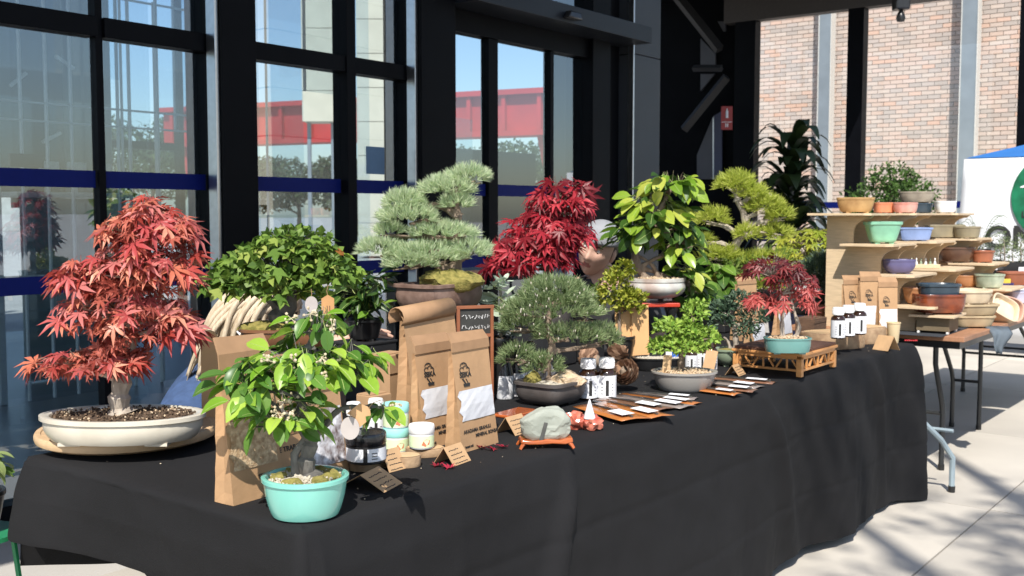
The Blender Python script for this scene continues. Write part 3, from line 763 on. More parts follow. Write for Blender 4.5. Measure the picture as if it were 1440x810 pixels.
def trunk(root, m, s, main, r0, r1, branches=(), name='trunk', jit=.0, pads=None, n=9, br=.45):
    mb = MB(); mm = [V(p) * s for p in main]
    out = limb(mb, mm, r0 * s, r1 * s, n, jit)
    for b in branches: limb(mb, [V(p) * s for p in b[:-1]], b[-1] * s, b[-1] * s * .35, 6, jit * .6)
    if pads:
        for p in pads:
            c = V((p[0], p[1], p[2] - p[5] * .35)) * s
            best = min(out[len(out) // 5:], key=lambda q: (q - c).length + 2.0 * max(0, q.z - c.z))
            mid = best.lerp(c, .5) + V((0, 0, .08 * (c - best).length)) + rdir() * .08 * (c - best).length
            limb(mb, [best, mid, c], r1 * s * 1.0 + r0 * s * br * .3, r1 * s * .4, 5, jit * .5)
            for _ in range(4):
                e_ = c + V((rnd(-1, 1) * p[3], rnd(-1, 1) * p[4], rnd(-.1, .5) * p[5])) * s * .75
                mb.tube([mid, mid.lerp(e_, .6) + V((0, 0, .04 * s)), e_], [r1 * s * .5, r1 * s * .35, r1 * s * .2], 4, False)
    return mb.build(name, m, root, kind=None)
def mushroomtag(root, m, pos, w_, h_, t_=.002, notch=True, rot=(0, 0, 0), name='paper_tag', ink_lines=2):
    poly = [(-w_ / 2, 0), (-w_ / 2, -h_), (0, -h_ + (.18 * w_ if notch else 0)), (w_ / 2, -h_), (w_ / 2, 0), (0, .3 * w_)]
    o = MB().prism(poly, -t_ / 2, t_ / 2).build(name, m, root, pos, rot, smooth=False)
    for k in range(ink_lines): MB().box((w_ * (.15 - .2 * k), -t_ / 2 - .0004, -h_ * .5), (.0016, .0006, h_ * .5)).build('writing', ink, o, smooth=False)
    q = MB(); q.tube([(0, 0, .2 * w_), (-.003, 0, .2 * w_ + .014), (.002, 0, .2 * w_ + .03)], .0008, 4); q.build('string', kraft, o)
    return o
# ================================================================ BONSAI AND OTHER PLANTS
crate_m = mt('black_crate', (.018, .018, .02), .6, .2, 12)
def riser(pos, w_, d, label, m=crate_m, name='display_block', rz=0):
    """an upturned box a plant stands on, from the table top to pos.z"""
    t = T(name, label, 'box', (pos.x, pos.y, TZ + .001), rz)
    h = pos.z - TZ - .002
    box('body', m, t, (0, 0, h / 2), (w_, d, h - .006), .003); box('lid', m, t, (0, 0, h - .004), (w_ + .006, d + .006, .008), .002)
    return t
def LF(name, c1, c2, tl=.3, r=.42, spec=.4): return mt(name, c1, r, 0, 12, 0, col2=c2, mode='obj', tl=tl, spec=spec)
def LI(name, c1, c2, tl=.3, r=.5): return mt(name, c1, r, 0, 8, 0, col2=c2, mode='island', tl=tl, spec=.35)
# --- 1 red Japanese maple, near left, on a turntable
p, s = at(181, 622)
pl = T('turntable', 'round pale timber turntable under the cream oval pot', 'turntable', (p.x, p.y, TZ + .001), RZ)
R_ = 122 * s
q = MB(); q.lathe([(0.6, 0), (.6, .012), (.93, .013), (.99, .02), (1.0, .027), (1.0, .036), (.985, .042), (.93, .042), (.92, .039), (.02, .039)], R_, R_, 64); q.build('disc', mt('turntable_wood', (.58, .40, .23), .5, .1, 10, .05, 60, st=(1, 6, 1)), pl)
p, s = at(174, 618, .782)
t = T('red_maple_bonsai', 'big salmon red Japanese maple in a cream oval pot at the near left', 'bonsai', p, RZ)
cream = mt('cream_glaze', (.52, .47, .38), .3, .06, 7, .1, 40, coat=.35, col2=(.66, .62, .52), det=8)
pot(t, cream, 110 * s, 68 * s, 38 * s, 2, .9, .8, .03, .045, .2)
grit(t, soil_m, 350, 100 * s, 60 * s, 36 * s, .006, hump=.006); grit(t, akadama, 120, 95 * s, 56 * s, 37 * s, .004, hump=.006)
pads = [(-40, -8, 108, 76, 60, 22), (0, 5, 180, 88, 66, 42), (78, 12, 158, 32, 40, 38), (34, 5, 238, 84, 62, 42), (42, 0, 288, 66, 52, 38), (42, 0, 318, 34, 30, 24), (-46, -6, 226, 46, 44, 28)]
trunk(t, bark_p, s, [(-2, 0, 36), (-4, 0, 60), (2, 0, 90), (10, 4, 130), (22, 2, 190), (36, 0, 260), (42, 0, 310)], 17, 4, ((( 0, 0, 85), (-40, -10, 100), (-80, -10, 105), 7),), jit=.0015, pads=pads)
mm = leafset(leaf_palm, [LF('maple_red', (.52, .085, .085), (.74, .29, .26), .45), LF('maple_red', (.52, .085, .085), (.74, .29, .26)), LF('maple_coral', (.58, .17, .10), (.70, .33, .22)), LF('maple_deep', (.22, .03, .022), (.46, .07, .055))], 3)
leaves(t, mm, None, 298, pads, s, 31, down=.8, up=.5, tube=bark, front=.35, zmin=-.35)
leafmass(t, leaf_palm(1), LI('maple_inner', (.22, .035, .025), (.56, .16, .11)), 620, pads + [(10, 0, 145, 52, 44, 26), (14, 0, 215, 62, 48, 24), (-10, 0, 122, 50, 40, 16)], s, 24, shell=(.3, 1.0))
# --- 2 crab apple in the turquoise pot
p, s = at(430, 723)
t = T('crab_apple_bonsai', 'leafy bright green crab apple in a turquoise pot on the near table corner', 'bonsai', (p.x, p.y, TZ + .001), RZ)
tq = mt('turquoise_glaze', (.15, .46, .385), .24, .12, 7, .12, 30, coat=.5, col2=(.22, .56, .48), st=(1, 1, .35))
pot(t, tq, 58 * s, 58 * s, 56 * s, 2, .80, .8, .02, .05, .13, soil=grit_w, feet=False)
q = MB(); q.lathe([(46 * s, 0), (46.6 * s, .006)], n=40); q.build('unglazed_base', mt('unglazed', (.35, .27, .22), .9, .1), t, (0, 0, .0015))
grit(t, grit_w, 260, 50 * s, 50 * s, 52 * s, .005, hump=.006)
q = MB()
for a in range(7): q.blob((math.cos(a * 1.1) * 36 * s, math.sin(a * 1.1) * 36 * s, 53 * s), (14 * s, 12 * s, 7 * s), a, .5, 2, 2.5)
q.build('moss', moss, t)
pads = [(5, -8, 205, 70, 55, 50), (18, 0, 262, 42, 40, 28), (-68, -8, 185, 50, 45, 48), (62, 5, 205, 46, 45, 38), (-30, -18, 140, 66, 40, 34), (112, 0, 148, 16, 14, 12)]
trunk(t, bark_g, s, [(8, 0, 50), (2, 0, 75), (8, 0, 105), (0, 0, 140), (-6, 0, 175), (8, 0, 235)], 14, 5, (((8, 0, 100), (32, 4, 130), (50, 4, 148), (85, 0, 152), (118, 0, 150), 6), ((4, 0, 110), (-22, -6, 140), (-50, -8, 165), 6)), jit=.0013, pads=pads[:5])
q = MB(); q.tube([(-12 * s, 0, 52 * s), (-14 * s, -3 * s, 85 * s), (2 * s, 0, 110 * s)], [8 * s, 6 * s, 4 * s], 8); q.build('second_stem', bark_g, t)
mm = leafset(leaf_oval, [mt('apple_leaf', (.16, .34, .025), .34, 0, 5, 0, col2=(.42, .60, .085), mode='obj', tl=.4, spec=.45, det=6), LF('apple_leaf', (.17, .36, .025), (.38, .58, .075)), LF('apple_leaf_dark', (.045, .13, .02), (.12, .25, .04), .3, .35)], 4, wd=.25, curl=.5)
leaves(t, mm, None, 230, pads, s, 38, down=.3, up=.75, tube=bark_g, shell=(.45, 1.0), front=.3)
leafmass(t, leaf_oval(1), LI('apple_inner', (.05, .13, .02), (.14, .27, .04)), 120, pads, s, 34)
cl = mt('dry_blossom', (.46, .37, .24), .9, .2, 60, col2=(.62, .54, .40))
for i in range(30):
    _, d, q_ = padpoint(pads, (.7, 1), -.3); m_ = MB()
    for k in range(9):
        e_ = rdir() * 9 * s; m_.tube([(0, 0, 0), e_ * .6, e_], [.0006, .0006, .001], 3, False); m_.blob(e_, (2.2 * s,) * 3, k, .3, 1)
    m_.build('blossom_cluster', cl, t, q_ * s)
tagm = mt('grey_tag', (.42, .38, .36), .8, .05); papm = mt('buff_paper', (.50, .30, .15), .75, .08, 20)
def ovaltag(root, x, y, z, w_, h_, m=tagm):
    q = MB(); q.lathe([(1, -.001), (1, .001)], w_, h_, 28); o = q.build('oval_tag', m, root, (x, y, z), (PI / 2, 0, 0)); k = MB(); k.tube([(0, h_ * .8, 0), (.001, h_ * 1.3, 0), (0, h_ * 1.9, 0)], .0008, 4); k.build('string', kraft, o)
ovaltag(t, 67 * s, -22 * s, 126 * s, 13 * s, 16 * s)
mushroomtag(t, papm, (88 * s, -20 * s, 150 * s), 26 * s, 22 * s, rot=(0, .9, 0), ink_lines=0)
# --- 3 green trident maple, back left
p, s = atY(405, 488, 2.35)
riser(p, .26, .2, 'black box under the trident maple pot, half hidden by a kraft bag')
t = T('trident_maple_bonsai', 'broad green trident maple with hanging paper tags behind the tall kraft bags', 'bonsai', p, RZ)
pot(t, wood_b, 62 * s, 40 * s, 28 * s, 4, .85, .8, .02, .05, .18, soil=moss)
q = MB(); q.blob((-22 * s, -6 * s, 26 * s), (44 * s, 26 * s, 12 * s), 3, .3, 3, 2); q.build('moss', moss, t)
pads = [(-8, 0, 112, 84, 62, 38), (-62, -6, 92, 52, 48, 30), (58, 0, 104, 40, 44, 34), (12, -5, 145, 56, 42, 20), (-10, -18, 84, 70, 40, 22)]
trunk(t, bark_g, s, [(-2, 0, 24), (-8, 0, 45), (4, 0, 65), (0, 0, 90)], 24, 6, jit=.0015, pads=pads)
mm = leafset(leaf_tri, [LF('trident_leaf', (.09, .18, .03), (.23, .36, .07), .4, .75, .2), LF('trident_light', (.22, .34, .05), (.40, .46, .12), .4, .75, .2), LF('trident_leaf', (.09, .18, .03), (.23, .36, .07))], 3)
leaves(t, mm, None, 298, pads, s, 22, down=.6, up=.5, tube=bark_g, front=.5)
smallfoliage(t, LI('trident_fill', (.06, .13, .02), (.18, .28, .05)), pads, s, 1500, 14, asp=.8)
q = leafset(leaf_tri, [LF('trident_rust', (.32, .13, .03), (.42, .22, .06))], 2)
for i in range(2):
    _, d, z_ = padpoint(pads, (1, 1.06), .2)
    o = put('rusty_leaf', random.choice(q), t, z_ * s, (rnd(0, 1), rnd(0, 1), rnd(0, 6))); o.scale = (16 * s,) * 3
ovaltag(t, 47 * s, -70 * s, 66 * s, 8.5 * s, 11 * s)
mushroomtag(t, mt('tan_card', (.47, .25, .10), .7, .1, 20), (69 * s, -70 * s, 74 * s), 17 * s, 38 * s)
# --- 4 dark evergreen behind it
p, s = atY(512, 478, 2.52)
riser(p, .16, .14, 'black box carrying the dark evergreen at the back of the table')
t = T('dark_evergreen_plant', 'dark green narrow leaved plant left of the white pine', 'plant', p, RZ)
pot(t, blackp, 26 * s, 26 * s, 30 * s, 2, .75)
pads = [(0, 0, 62, 30, 28, 30), (14, 0, 82, 22, 20, 20), (-22, 0, 50, 26, 24, 26)]
trunk(t, bark_g, s, [(0, 0, 26), (2, 0, 50), (0, 0, 80)], 4, 2, pads=pads)
leaves(t, leafset(leaf_oval, [LF('evergreen_leaf', (.018, .05, .010), (.06, .12, .025), .15, .35)], 3, wd=.15, curl=.3), None, 110, pads, s, 34, down=.1, up=.6, front=.3)
leaves(t, leafset(leaf_oval, [LF('evergreen_young', (.14, .28, .03), (.25, .38, .06))], 2, wd=.24), None, 14, [(10, -28, 46, 22, 6, 26)], s, 20, name='young_leaf', down=.2)
# --- 5 white pine in the brown rectangular pot
p, s = atY(618, 437, 2.28)
t = T('white_pine_bonsai', 'pale blue green white pine in layered pads, in a weathered brown rectangular pot', 'bonsai', p, RZ)
brown_c = mt('brown_clay', (.13, .075, .055), .6, .35, 22, .3, 60, col2=(.25, .165, .13))
pot(t, brown_c, .128, .088, 40 * s, 7, .84, .6, .06, .07, .15, rot=-RZ, soil=soil_m)
q = MB(); q.blob((18 * s, -10 * s, 42 * s), (42 * s, 28 * s, 17 * s), 1, .35, 3, 2); q.blob((-2 * s, -4 * s, 46 * s), (16 * s, 14 * s, 14 * s), 4, .4, 2); q.build('moss', moss, t)
pads = [(-18, 0, 74, 54, 44, 19), (42, 0, 80, 28, 28, 16), (-82, -4, 82, 30, 28, 15), (-40, -16, 64, 34, 26, 14), (4, 4, 106, 44, 34, 14), (-42, 0, 128, 40, 34, 18), (-48, 0, 148, 26, 26, 16), (12, 0, 166, 36, 30, 18), (42, 0, 184, 26, 24, 14), (26, 0, 146, 20, 22, 14), (-70, 6, 108, 18, 20, 11)]
trunk(t, bark, s, [(8, 0, 38), (22, 0, 62), (30, 4, 92), (26, 4, 125), (22, 2, 165)], 11, 5, (((24, 2, 80), (-10, 0, 84), (-50, 0, 78), 5),), jit=.001, pads=pads)
needles(t, LI('white_pine_needle', (.44, .57, .34), (.76, .82, .58), .5), pads, s, 2000, 11, 14, .5, spread=.5, up=.7, zmin=-.1, shell=(.82, 1.0))
# --- 6 succulent
p, s = atY(703, 478, 2.18)
t = T('succulent', 'grey green rosette succulent between the wooden sign and the dark pine', 'plant', (p.x, p.y, TZ + .001), RZ)
k0 = (p.z - TZ) / s
pot(t, blackp, 22 * s, 22 * s, (k0 + 4) * s, 2, .72)
sm = leafset(leaf_oval, [LF('succulent_leaf', (.30, .38, .29), (.52, .60, .48), .2, .5)], 3, wd=.26, curl=-.4, fold=.12)
for cx, cz, n_, r_ in ((0, 60, 16, 20), (10, 38, 15, 20), (-10, 78, 14, 17), (14, 14, 15, 20), (-4, 22, 14, 18), (6, 84, 10, 12), (20, 52, 10, 15)):
    leaves(t, sm, None, n_, [(cx, -6, k0 + cz - 6, 8, 7, 8)], s, r_, down=-.2, up=.3, out=1.1, zmin=-.2)
trunk(t, bark_p, s, [(0, 0, k0), (4, 0, k0 + 30), (0, 0, k0 + 75)], 3, 2)
# --- 7 dark pine in the grey hexagonal looking pot
p, s = at(774, 567)
t = T('dark_pine_bonsai', 'bushy dark green pine with white buds in a dark grey rectangular pot', 'bonsai', (p.x, p.y, TZ + .001), RZ)
dgrey = mt('dark_grey_clay', (.075, .066, .062), .55, .2, 18, .15, 80)
pot(t, dgrey, .092, .086, 33 * s, 6, .80, .55, .06, .09, .16, rot=-RZ, soil=grit_w)
q = MB(); q.blob((-24 * s, -4 * s, 34 * s), (14 * s, 12 * s, 12 * s), 1, .4, 2); q.build('moss', moss, t)
q = MB(); q.blob((22 * s, 0, 32 * s), (26 * s, 22 * s, 13 * s), 2, .3, 3); q.build('grit_mound', akadama, t)
q = MB(); q.blob((-8 * s, 6 * s, 42 * s), (14 * s, 12 * s, 18 * s), 9, .5, 2); q.build('stone', mt('grey_stone', (.14, .14, .16), .8, .4, 30, .5), t)
pads = [(6, 0, 150, 50, 44, 25), (26, -10, 94, 50, 38, 15), (-40, 0, 106, 28, 32, 20), (-46, -8, 62, 26, 24, 20), (74, 36, 84, 26, 24, 22), (-10, -18, 52, 26, 20, 18), (0, 0, 128, 70, 54, 22)]
trunk(t, bark, s, [(-2, 0, 30), (-6, 0, 52), (2, 0, 80), (-4, 0, 110), (4, 0, 140)], 8, 4, jit=.001, pads=pads)
needles(t, LI('dark_pine_needle', (.15, .23, .09), (.40, .48, .25), .45), pads, s, 1300, 11, 13, .42, spread=.6, up=.6, zmin=-.2, shell=(.75, 1.0))
q = MB()
for i in range(150): _, d, z_ = padpoint(pads, (.95, 1.05), -.1); q.blob(z_ * s, (1.0 * s, 1.0 * s, 2.2 * s), i, .3, 1)
q.build('bud', mt('white_bud', (.52, .48, .40), .8, .2, 50), t, kind='stuff')
# --- 8 second red maple, back
p, s = atY(768, 455, 2.5)
riser(p, .2, .16, 'black box carrying the crimson maple at the back edge of the table')
t = T('crimson_maple_bonsai', 'crimson red maple behind the dark pine, between the glass door and the man', 'bonsai', p, RZ)
pot(t, dgrey, 40 * s, 30 * s, 26 * s, 2, .85)
pads = [(-14, 0, 92, 56, 52, 26), (-50, -6, 82, 32, 34, 22), (2, 0, 130, 60, 50, 32), (-14, -4, 112, 62, 46, 26), (14, 0, 162, 50, 42, 26), (24, 0, 188, 38, 32, 16), (30, 0, 128, 32, 34, 22)]
trunk(t, bark, s, [(0, 0, 24), (-4, 0, 55), (8, 0, 95), (10, 0, 150), (20, 0, 185)], 8, 3, jit=.001, pads=pads)
leaves(t, leafset(leaf_palm, [LF('crimson_leaf', (.34, .016, .03), (.62, .07, .09), .4), LF('crimson_leaf', (.34, .016, .03), (.62, .07, .09)), LF('crimson_dark', (.12, .006, .012), (.28, .018, .028))], 3), None, 298, pads, s, 24, down=.7, up=.5, tube=bark, front=.4)
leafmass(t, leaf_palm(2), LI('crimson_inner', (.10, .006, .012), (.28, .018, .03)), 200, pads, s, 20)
# --- 9 yellow green shrub
p, s = at(872, 512)
t = T('golden_shrub', 'small yellow green shrub in front of the white bowl', 'plant', (p.x, p.y, TZ + .001), RZ)
pot(t, blackp, 20 * s, 20 * s, 40 * s, 2, .75)
pads = [(-6, 0, 100, 24, 22, 34), (4, 0, 130, 14, 14, 16), (10, 0, 84, 22, 20, 22), (20, -4, 92, 16, 14, 12)]
trunk(t, bark, s, [(0, 0, 36), (-2, 0, 70), (0, 0, 120)], 3, 1.5, pads=pads)
smallfoliage(t, LI('golden_leaf', (.17, .22, .02), (.42, .42, .06)), pads, s, 900, 9, asp=.6)
# --- 10 pittosporum like tree in the white bowl
p, s = atY(921, 421, 2.38)
t = T('quince_bonsai', 'glossy green leafed tree in a white and rust glazed round bowl on a red stand', 'bonsai', p, RZ)
wgl = mt('white_rust_glaze', (.30, .16, .11), .3, .2, 9, coat=.4, col2=(.62, .64, .60))
pot(t, wgl, 41 * s, 40 * s, 31 * s, 2, .62, .45, .12, .03, .2, soil=akadama)
grit(t, akadama, 160, 36 * s, 34 * s, 29 * s, .007, hump=.008)
pads = [(4, 0, 108, 44, 40, 34), (-34, -4, 92, 24, 28, 28), (22, 0, 158, 36, 30, 20), (36, 4, 78, 26, 30, 38), (-6, 0, 136, 34, 30, 20), (44, 8, 26, 22, 22, 26)]
trunk(t, bark, s, [(-14, 0, 26), (-22, 0, 45), (-28, 0, 65), (-12, 0, 90), (8, 0, 130), (20, 0, 155)], 7, 3, (((4, 0, 30), (-4, 0, 48), (-24, 0, 62), 4),), jit=.001, pads=pads)
leaves(t, leafset(leaf_oval, [LF('quince_leaf', (.17, .31, .03), (.35, .50, .06), .4, .3, .5), LF('quince_light', (.28, .39, .04), (.46, .50, .09), .3, .3), LF('quince_dark', (.03, .08, .012), (.08, .16, .02))], 3, wd=.27, curl=.3), None, 190, pads, s, 29, down=.35, up=.8, tube=bark, front=.4)
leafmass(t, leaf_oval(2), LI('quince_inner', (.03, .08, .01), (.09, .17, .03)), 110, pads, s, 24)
# --- 11 larch
p, s = atY(1045, 452, 2.42)
riser(p, .2, .15, 'black box carrying the larch behind the juniper')
t = T('larch_bonsai', 'lime green larch with a twisted pale trunk and open pads', 'bonsai', p, RZ)
pot(t, dgrey, 38 * s, 28 * s, 24 * s, 3, .85)
pads = [(-14, 0, 192, 26, 24, 16), (8, 0, 178, 22, 22, 14), (28, 0, 160, 28, 26, 15), (48, 0, 146, 18, 20, 13), (-46, 0, 142, 23, 22, 16), (44, 0, 122, 20, 20, 14), (-34, 0, 92, 28, 26, 13), (-8, 0, 84, 20, 20, 11), (28, 0, 84, 30, 28, 13), (2, -8, 122, 16, 16, 13), (-22, 0, 54, 32, 24, 12), (30, -8, 50, 22, 20, 10), (-56, 0, 112, 14, 16, 9)]
trunk(t, bark_p, s, [(2, 0, 22), (-4, 0, 60), (-14, 0, 100), (2, 0, 135), (-10, 0, 170)], 9, 4, (((-8, 0, 122), (-24, -4, 130), (-44, 0, 138), 4),), jit=.0015, pads=pads)
needles(t, LI('larch_needle', (.38, .46, .06), (.68, .72, .18), .6), pads, s, 1200, 10, 12, .5, spread=.8, up=.6, zmin=-.35)
# --- 12 small shrub in the grey oval pot
p, s = at(962, 549)
t = T('boxleaf_bonsai', 'small fresh green bonsai with a wooden plant tag in a plain grey oval pot', 'bonsai', (p.x, p.y, TZ + .001), RZ)
greyg = mt('grey_glaze', (.29, .275, .255), .35, .05, 10, coat=.25)
pot(t, greyg, 44 * s, 36 * s, 28 * s, 2, .74, .75, .02, .06, .12, feet=False, soil=akadama)
grit(t, akadama, 220, 38 * s, 30 * s, 26 * s, .006, hump=.008)
pads = [(-8, 0, 62, 44, 34, 14), (-22, 0, 88, 24, 24, 13), (14, 0, 108, 17, 16, 20), (28, 0, 74, 22, 22, 14), (6, 0, 84, 20, 20, 14)]
trunk(t, bark, s, [(-2, 0, 24), (-5, 0, 40), (0, 0, 60), (8, 0, 95)], 6, 2.5, jit=.0006, pads=pads)
smallfoliage(t, LI('box_leaf', (.14, .27, .03), (.36, .50, .09)), pads, s, 1900, 7.5, asp=.6)
q = MB(); q.box((-26 * s, -8 * s, 34 * s), (12 * s, .002, 34 * s), Euler((.1, .08, .1)).to_matrix(), tp=1.0); q.build('wooden_label', wood_l, t, smooth=False)
# --- 13 juniper in the celadon pot
p, s = at(1029, 514)
t = T('juniper_bonsai', 'dark blue green juniper with a stubby trunk in a pale celadon bowl', 'bonsai', (p.x, p.y, TZ + .001), RZ)
cel = mt('celadon_glaze', (.24, .30, .21), .25, .08, 12, coat=.4)
pot(t, cel, 26 * s, 24 * s, 24 * s, 2, .62, .5, .06, .07, .14, soil=moss)
pads = [(-12, 0, 76, 22, 20, 16), (10, 0, 88, 22, 20, 16), (30, 0, 66, 20, 18, 20), (-14, 0, 60, 18, 16, 10), (18, 0, 48, 16, 14, 14)]
trunk(t, bark_p, s, [(6, 0, 20), (5, 0, 38), (2, 0, 55), (0, 0, 75)], 5, 2.5, (((-2, 0, 22), (-6, 0, 34), (-12, -2, 40), 3),), jit=.0008, pads=pads)
smallfoliage(t, LI('juniper_leaf', (.03, .065, .04), (.11, .17, .10), .15), pads, s, 1100, 9, asp=.35)
# --- 14 small maroon maple on the carved stand
p, s = at(1104, 519)
st_ = T('carved_stand', 'square carved light wood stand with a brown top, under the teal pot', 'stand', (p.x, p.y, TZ + .001), 0)
H_ = 30 * s; W_ = 39 * s / .62
for sx in (-1, 1):
    for sy in (-1, 1): box('leg', wood_o, st_, (sx * (W_ - .012), sy * (W_ * .8 - .012), H_ * .4), (.022, .022, H_ * .8))
for sy in (-1, 1):
    for zz, hh in ((.86, .18), (.28, .10)): box('rail', wood_o, st_, (0, sy * (W_ * .8 - .008), H_ * zz), (2 * W_ - .046, .010, H_ * hh), .001)
    for k in range(9):
        m_ = MB(); x = -W_ + .03 + k * (2 * W_ - .06) / 8
        m_.box((x, sy * (W_ * .8 - .0085), H_ * .55), (.005, .008, H_ * .45), Matrix.Rotation((k % 3 - 1) * .6, 3, 'Y')); m_.build('fretwork', wood_o, st_, smooth=False)
for sx in (-1, 1):
    for zz, hh in ((.86, .18), (.28, .10)): box('rail', wood_o, st_, (sx * (W_ - .008), 0, H_ * zz), (.010, 2 * W_ * .8 - .046, H_ * hh), .001)
    for k in range(8):
        m_ = MB(); y = -W_ * .8 + .03 + k * (1.6 * W_ - .06) / 7
        m_.box((sx * (W_ - .0085), y, H_ * .55), (.008, .005, H_ * .45), Matrix.Rotation((k % 3 - 1) * .6, 3, 'X')); m_.build('fretwork', wood_o, st_, smooth=False)
box('top_board', wood_o, st_, (0, 0, H_ * .99), (2 * W_ + .006, 1.6 * W_ + .006, .010)); box('mat', mt('stand_mat', (.11, .05, .03), .8, .1, 20), st_, (0, 0, H_ * .99 + .011), (2 * W_ - .01, 1.6 * W_ - .01, .012))
zt = TZ + .001 + H_ * .99 + .018
p, s = at(1107, 496, zt)
t = T('maroon_maple_bonsai', 'little twin trunk maple, maroon above and coral below, in a teal oval pot', 'bonsai', (p.x, p.y, zt), RZ)
teal = mt('teal_glaze', (.12, .27, .25), .25, .08, 10, coat=.4)
pot(t, teal, 32 * s, 23 * s, 22 * s, 2.6, .92, .8, .02, .04, .12, soil=akadama)
grit(t, akadama, 120, 27 * s, 18 * s, 21 * s, .006, hump=.006)
pd1 = [(-22, 0, 116, 44, 34, 22), (4, 0, 100, 34, 28, 22)]; pd2 = [(2, -6, 70, 34, 24, 18), (24, 0, 88, 18, 18, 16), (-40, -6, 74, 22, 16, 12)]
trunk(t, bark_p, s, [(-6, 0, 18), (-8, 0, 40), (-8, 0, 62), (-14, 0, 100)], 4, 2, (((10, 0, 18), (16, 0, 36), (10, 0, 54), (0, 0, 90), 4),), jit=.0006, pads=pd1 + pd2)
leaves(t, leafset(leaf_palm, [LF('maroon_leaf', (.08, .010, .014), (.24, .035, .035), .3)], 3, lobes=5), None, 150, pd1, s, 16, down=.7, up=.5, front=.4, tube=bark_p)
leaves(t, leafset(leaf_palm, [LF('coral_leaf', (.40, .06, .06), (.58, .15, .13), .35)], 3, lobes=5), None, 80, pd2, s, 18, name='coral_leaf', down=.8, up=.5, front=.5)
# --- 15 yellow green maple
p, s = atY(1142, 440, 2.5)
riser(p, .2, .14, 'black box carrying the lime yellow maple at the back of the table')
t = T('lime_maple_bonsai', 'spreading lime yellow maple left of the plywood pot stands', 'bonsai', p, RZ)
pot(t, dgrey, 36 * s, 26 * s, 22 * s, 3, .85)
pads = [(0, 0, 102, 48, 40, 18), (-30, -6, 82, 30, 30, 18), (26, 0, 84, 30, 30, 20), (-6, -14, 70, 40, 26, 16)]
trunk(t, bark, s, [(0, 0, 20), (-4, 0, 50), (0, 0, 90)], 6, 3, pads=pads)
leaves(t, leafset(leaf_palm, [LF('lime_leaf', (.22, .29, .025), (.48, .48, .07), .35)], 3, lobes=5, narrow=.24), None, 280, pads, s, 16, down=.5, up=.6, front=.4, tube=bark)
# --- 16 blue green pine
p, s = atY(1158, 470, 2.3)
t = T('blue_pine_bonsai', 'rounded dusky blue green pine with a white tag, right of the maroon maple', 'bonsai', (p.x, p.y, max(p.z, TZ + .001)), RZ)
pot(t, wood_b, 26 * s, 22 * s, 24 * s, 2, .8)
pads = [(-8, 0, 62, 24, 26, 28), (16, 0, 58, 24, 26, 28), (24, 4, 88, 26, 26, 14), (14, 0, 34, 20, 18, 10)]
trunk(t, bark_g, s, [(0, 0, 22), (2, 0, 50), (4, 0, 100)], 4, 2, pads=pads)
needles(t, LI('blue_pine_needle', (.045, .085, .055), (.17, .25, .16), .15), pads, s, 700, 12, 12, .4, spread=.7, zmin=-.5)
q = MB(); q.lathe([(6 * s, 0), (6 * s, .002)], n=20); q.build('round_tag', tagm, t, (-2 * s, -30 * s, 34 * s), (PI / 2, 0, 0))
# --- fill in plants between the back row bonsai
def filler(name, label, px_, py_, Y, build, w_=.12):
    p, s = atY(px_, py_, Y); p.z = max(p.z, TZ + .02)
    riser(p, w_, w_, 'black box under the %s' % label)
    t = T(name, label, 'plant', p, RZ); pot(t, blackp, 22 * s, 20 * s, 20 * s, 2, .78)
    build(t, s)
def f_broad(t, s):
    pads = [(0, 0, 48, 28, 24, 26), (10, -8, 26, 24, 20, 16), (-12, 4, 70, 18, 18, 14)]
    trunk(t, bark, s, [(0, 0, 18), (2, 0, 40), (0, 0, 70)], 3, 1.5, pads=pads)
    leaves(t, leafset(leaf_oval, [LF('broad_leaf', (.05, .12, .018), (.17, .29, .04), .3, .35)], 3, wd=.3), None, 70, pads, s, 24, down=.3, up=.6, front=.5, tube=bark)
filler('broadleaf_plant', 'mid green broad leafed plant right of the white bowl', 972, 452, 2.36, f_broad)
filler('broadleaf_plant', 'dark broad leafed plant at the foot of the larch', 1012, 440, 2.50, f_broad)
def f_grass(t, s):
    m_ = MB()
    for k in range(170):
        a, r_ = rnd(0, 6.28), rnd(0, 16) * s; b0 = V((math.cos(a) * r_, math.sin(a) * r_, 18 * s)); tip = b0 + V((math.cos(a) * rnd(2, 20), math.sin(a) * rnd(2, 14), rnd(22, 44))) * s; sd = V((-math.sin(a), math.cos(a), 0)) * .7 * s
        md = b0.lerp(tip, .55) + V((0, 0, 5 * s)); m_.add([b0 - sd, b0 + sd, md + sd, tip, md - sd], [(0, 1, 2, 3, 4)])
    m_.build('grass_blades', LI('grass_blade', (.10, .19, .03), (.26, .36, .08)), t, smooth=False, kind='stuff', fixn=False)
filler('grass_tuft', 'fine green grass tuft between the larch and the lime maple', 1086, 402, 2.52, f_grass)
def f_fine(t, s):
    pads = [(0, 0, 40, 26, 22, 16), (16, 0, 56, 18, 18, 12), (-16, 0, 54, 18, 18, 12)]
    trunk(t, bark, s, [(0, 0, 18), (0, 0, 50)], 3, 1.5, pads=pads)
    smallfoliage(t, LI('fine_leaf', (.10, .17, .03), (.30, .38, .09)), pads, s, 700, 9, asp=.4)
filler('feathery_plant', 'fine leafed yellow green plant behind the open kraft bag', 1046, 428, 2.40, f_fine)
filler('feathery_plant', 'fine leafed green plant between the crimson maple and the golden shrub', 822, 470, 2.45, f_fine)
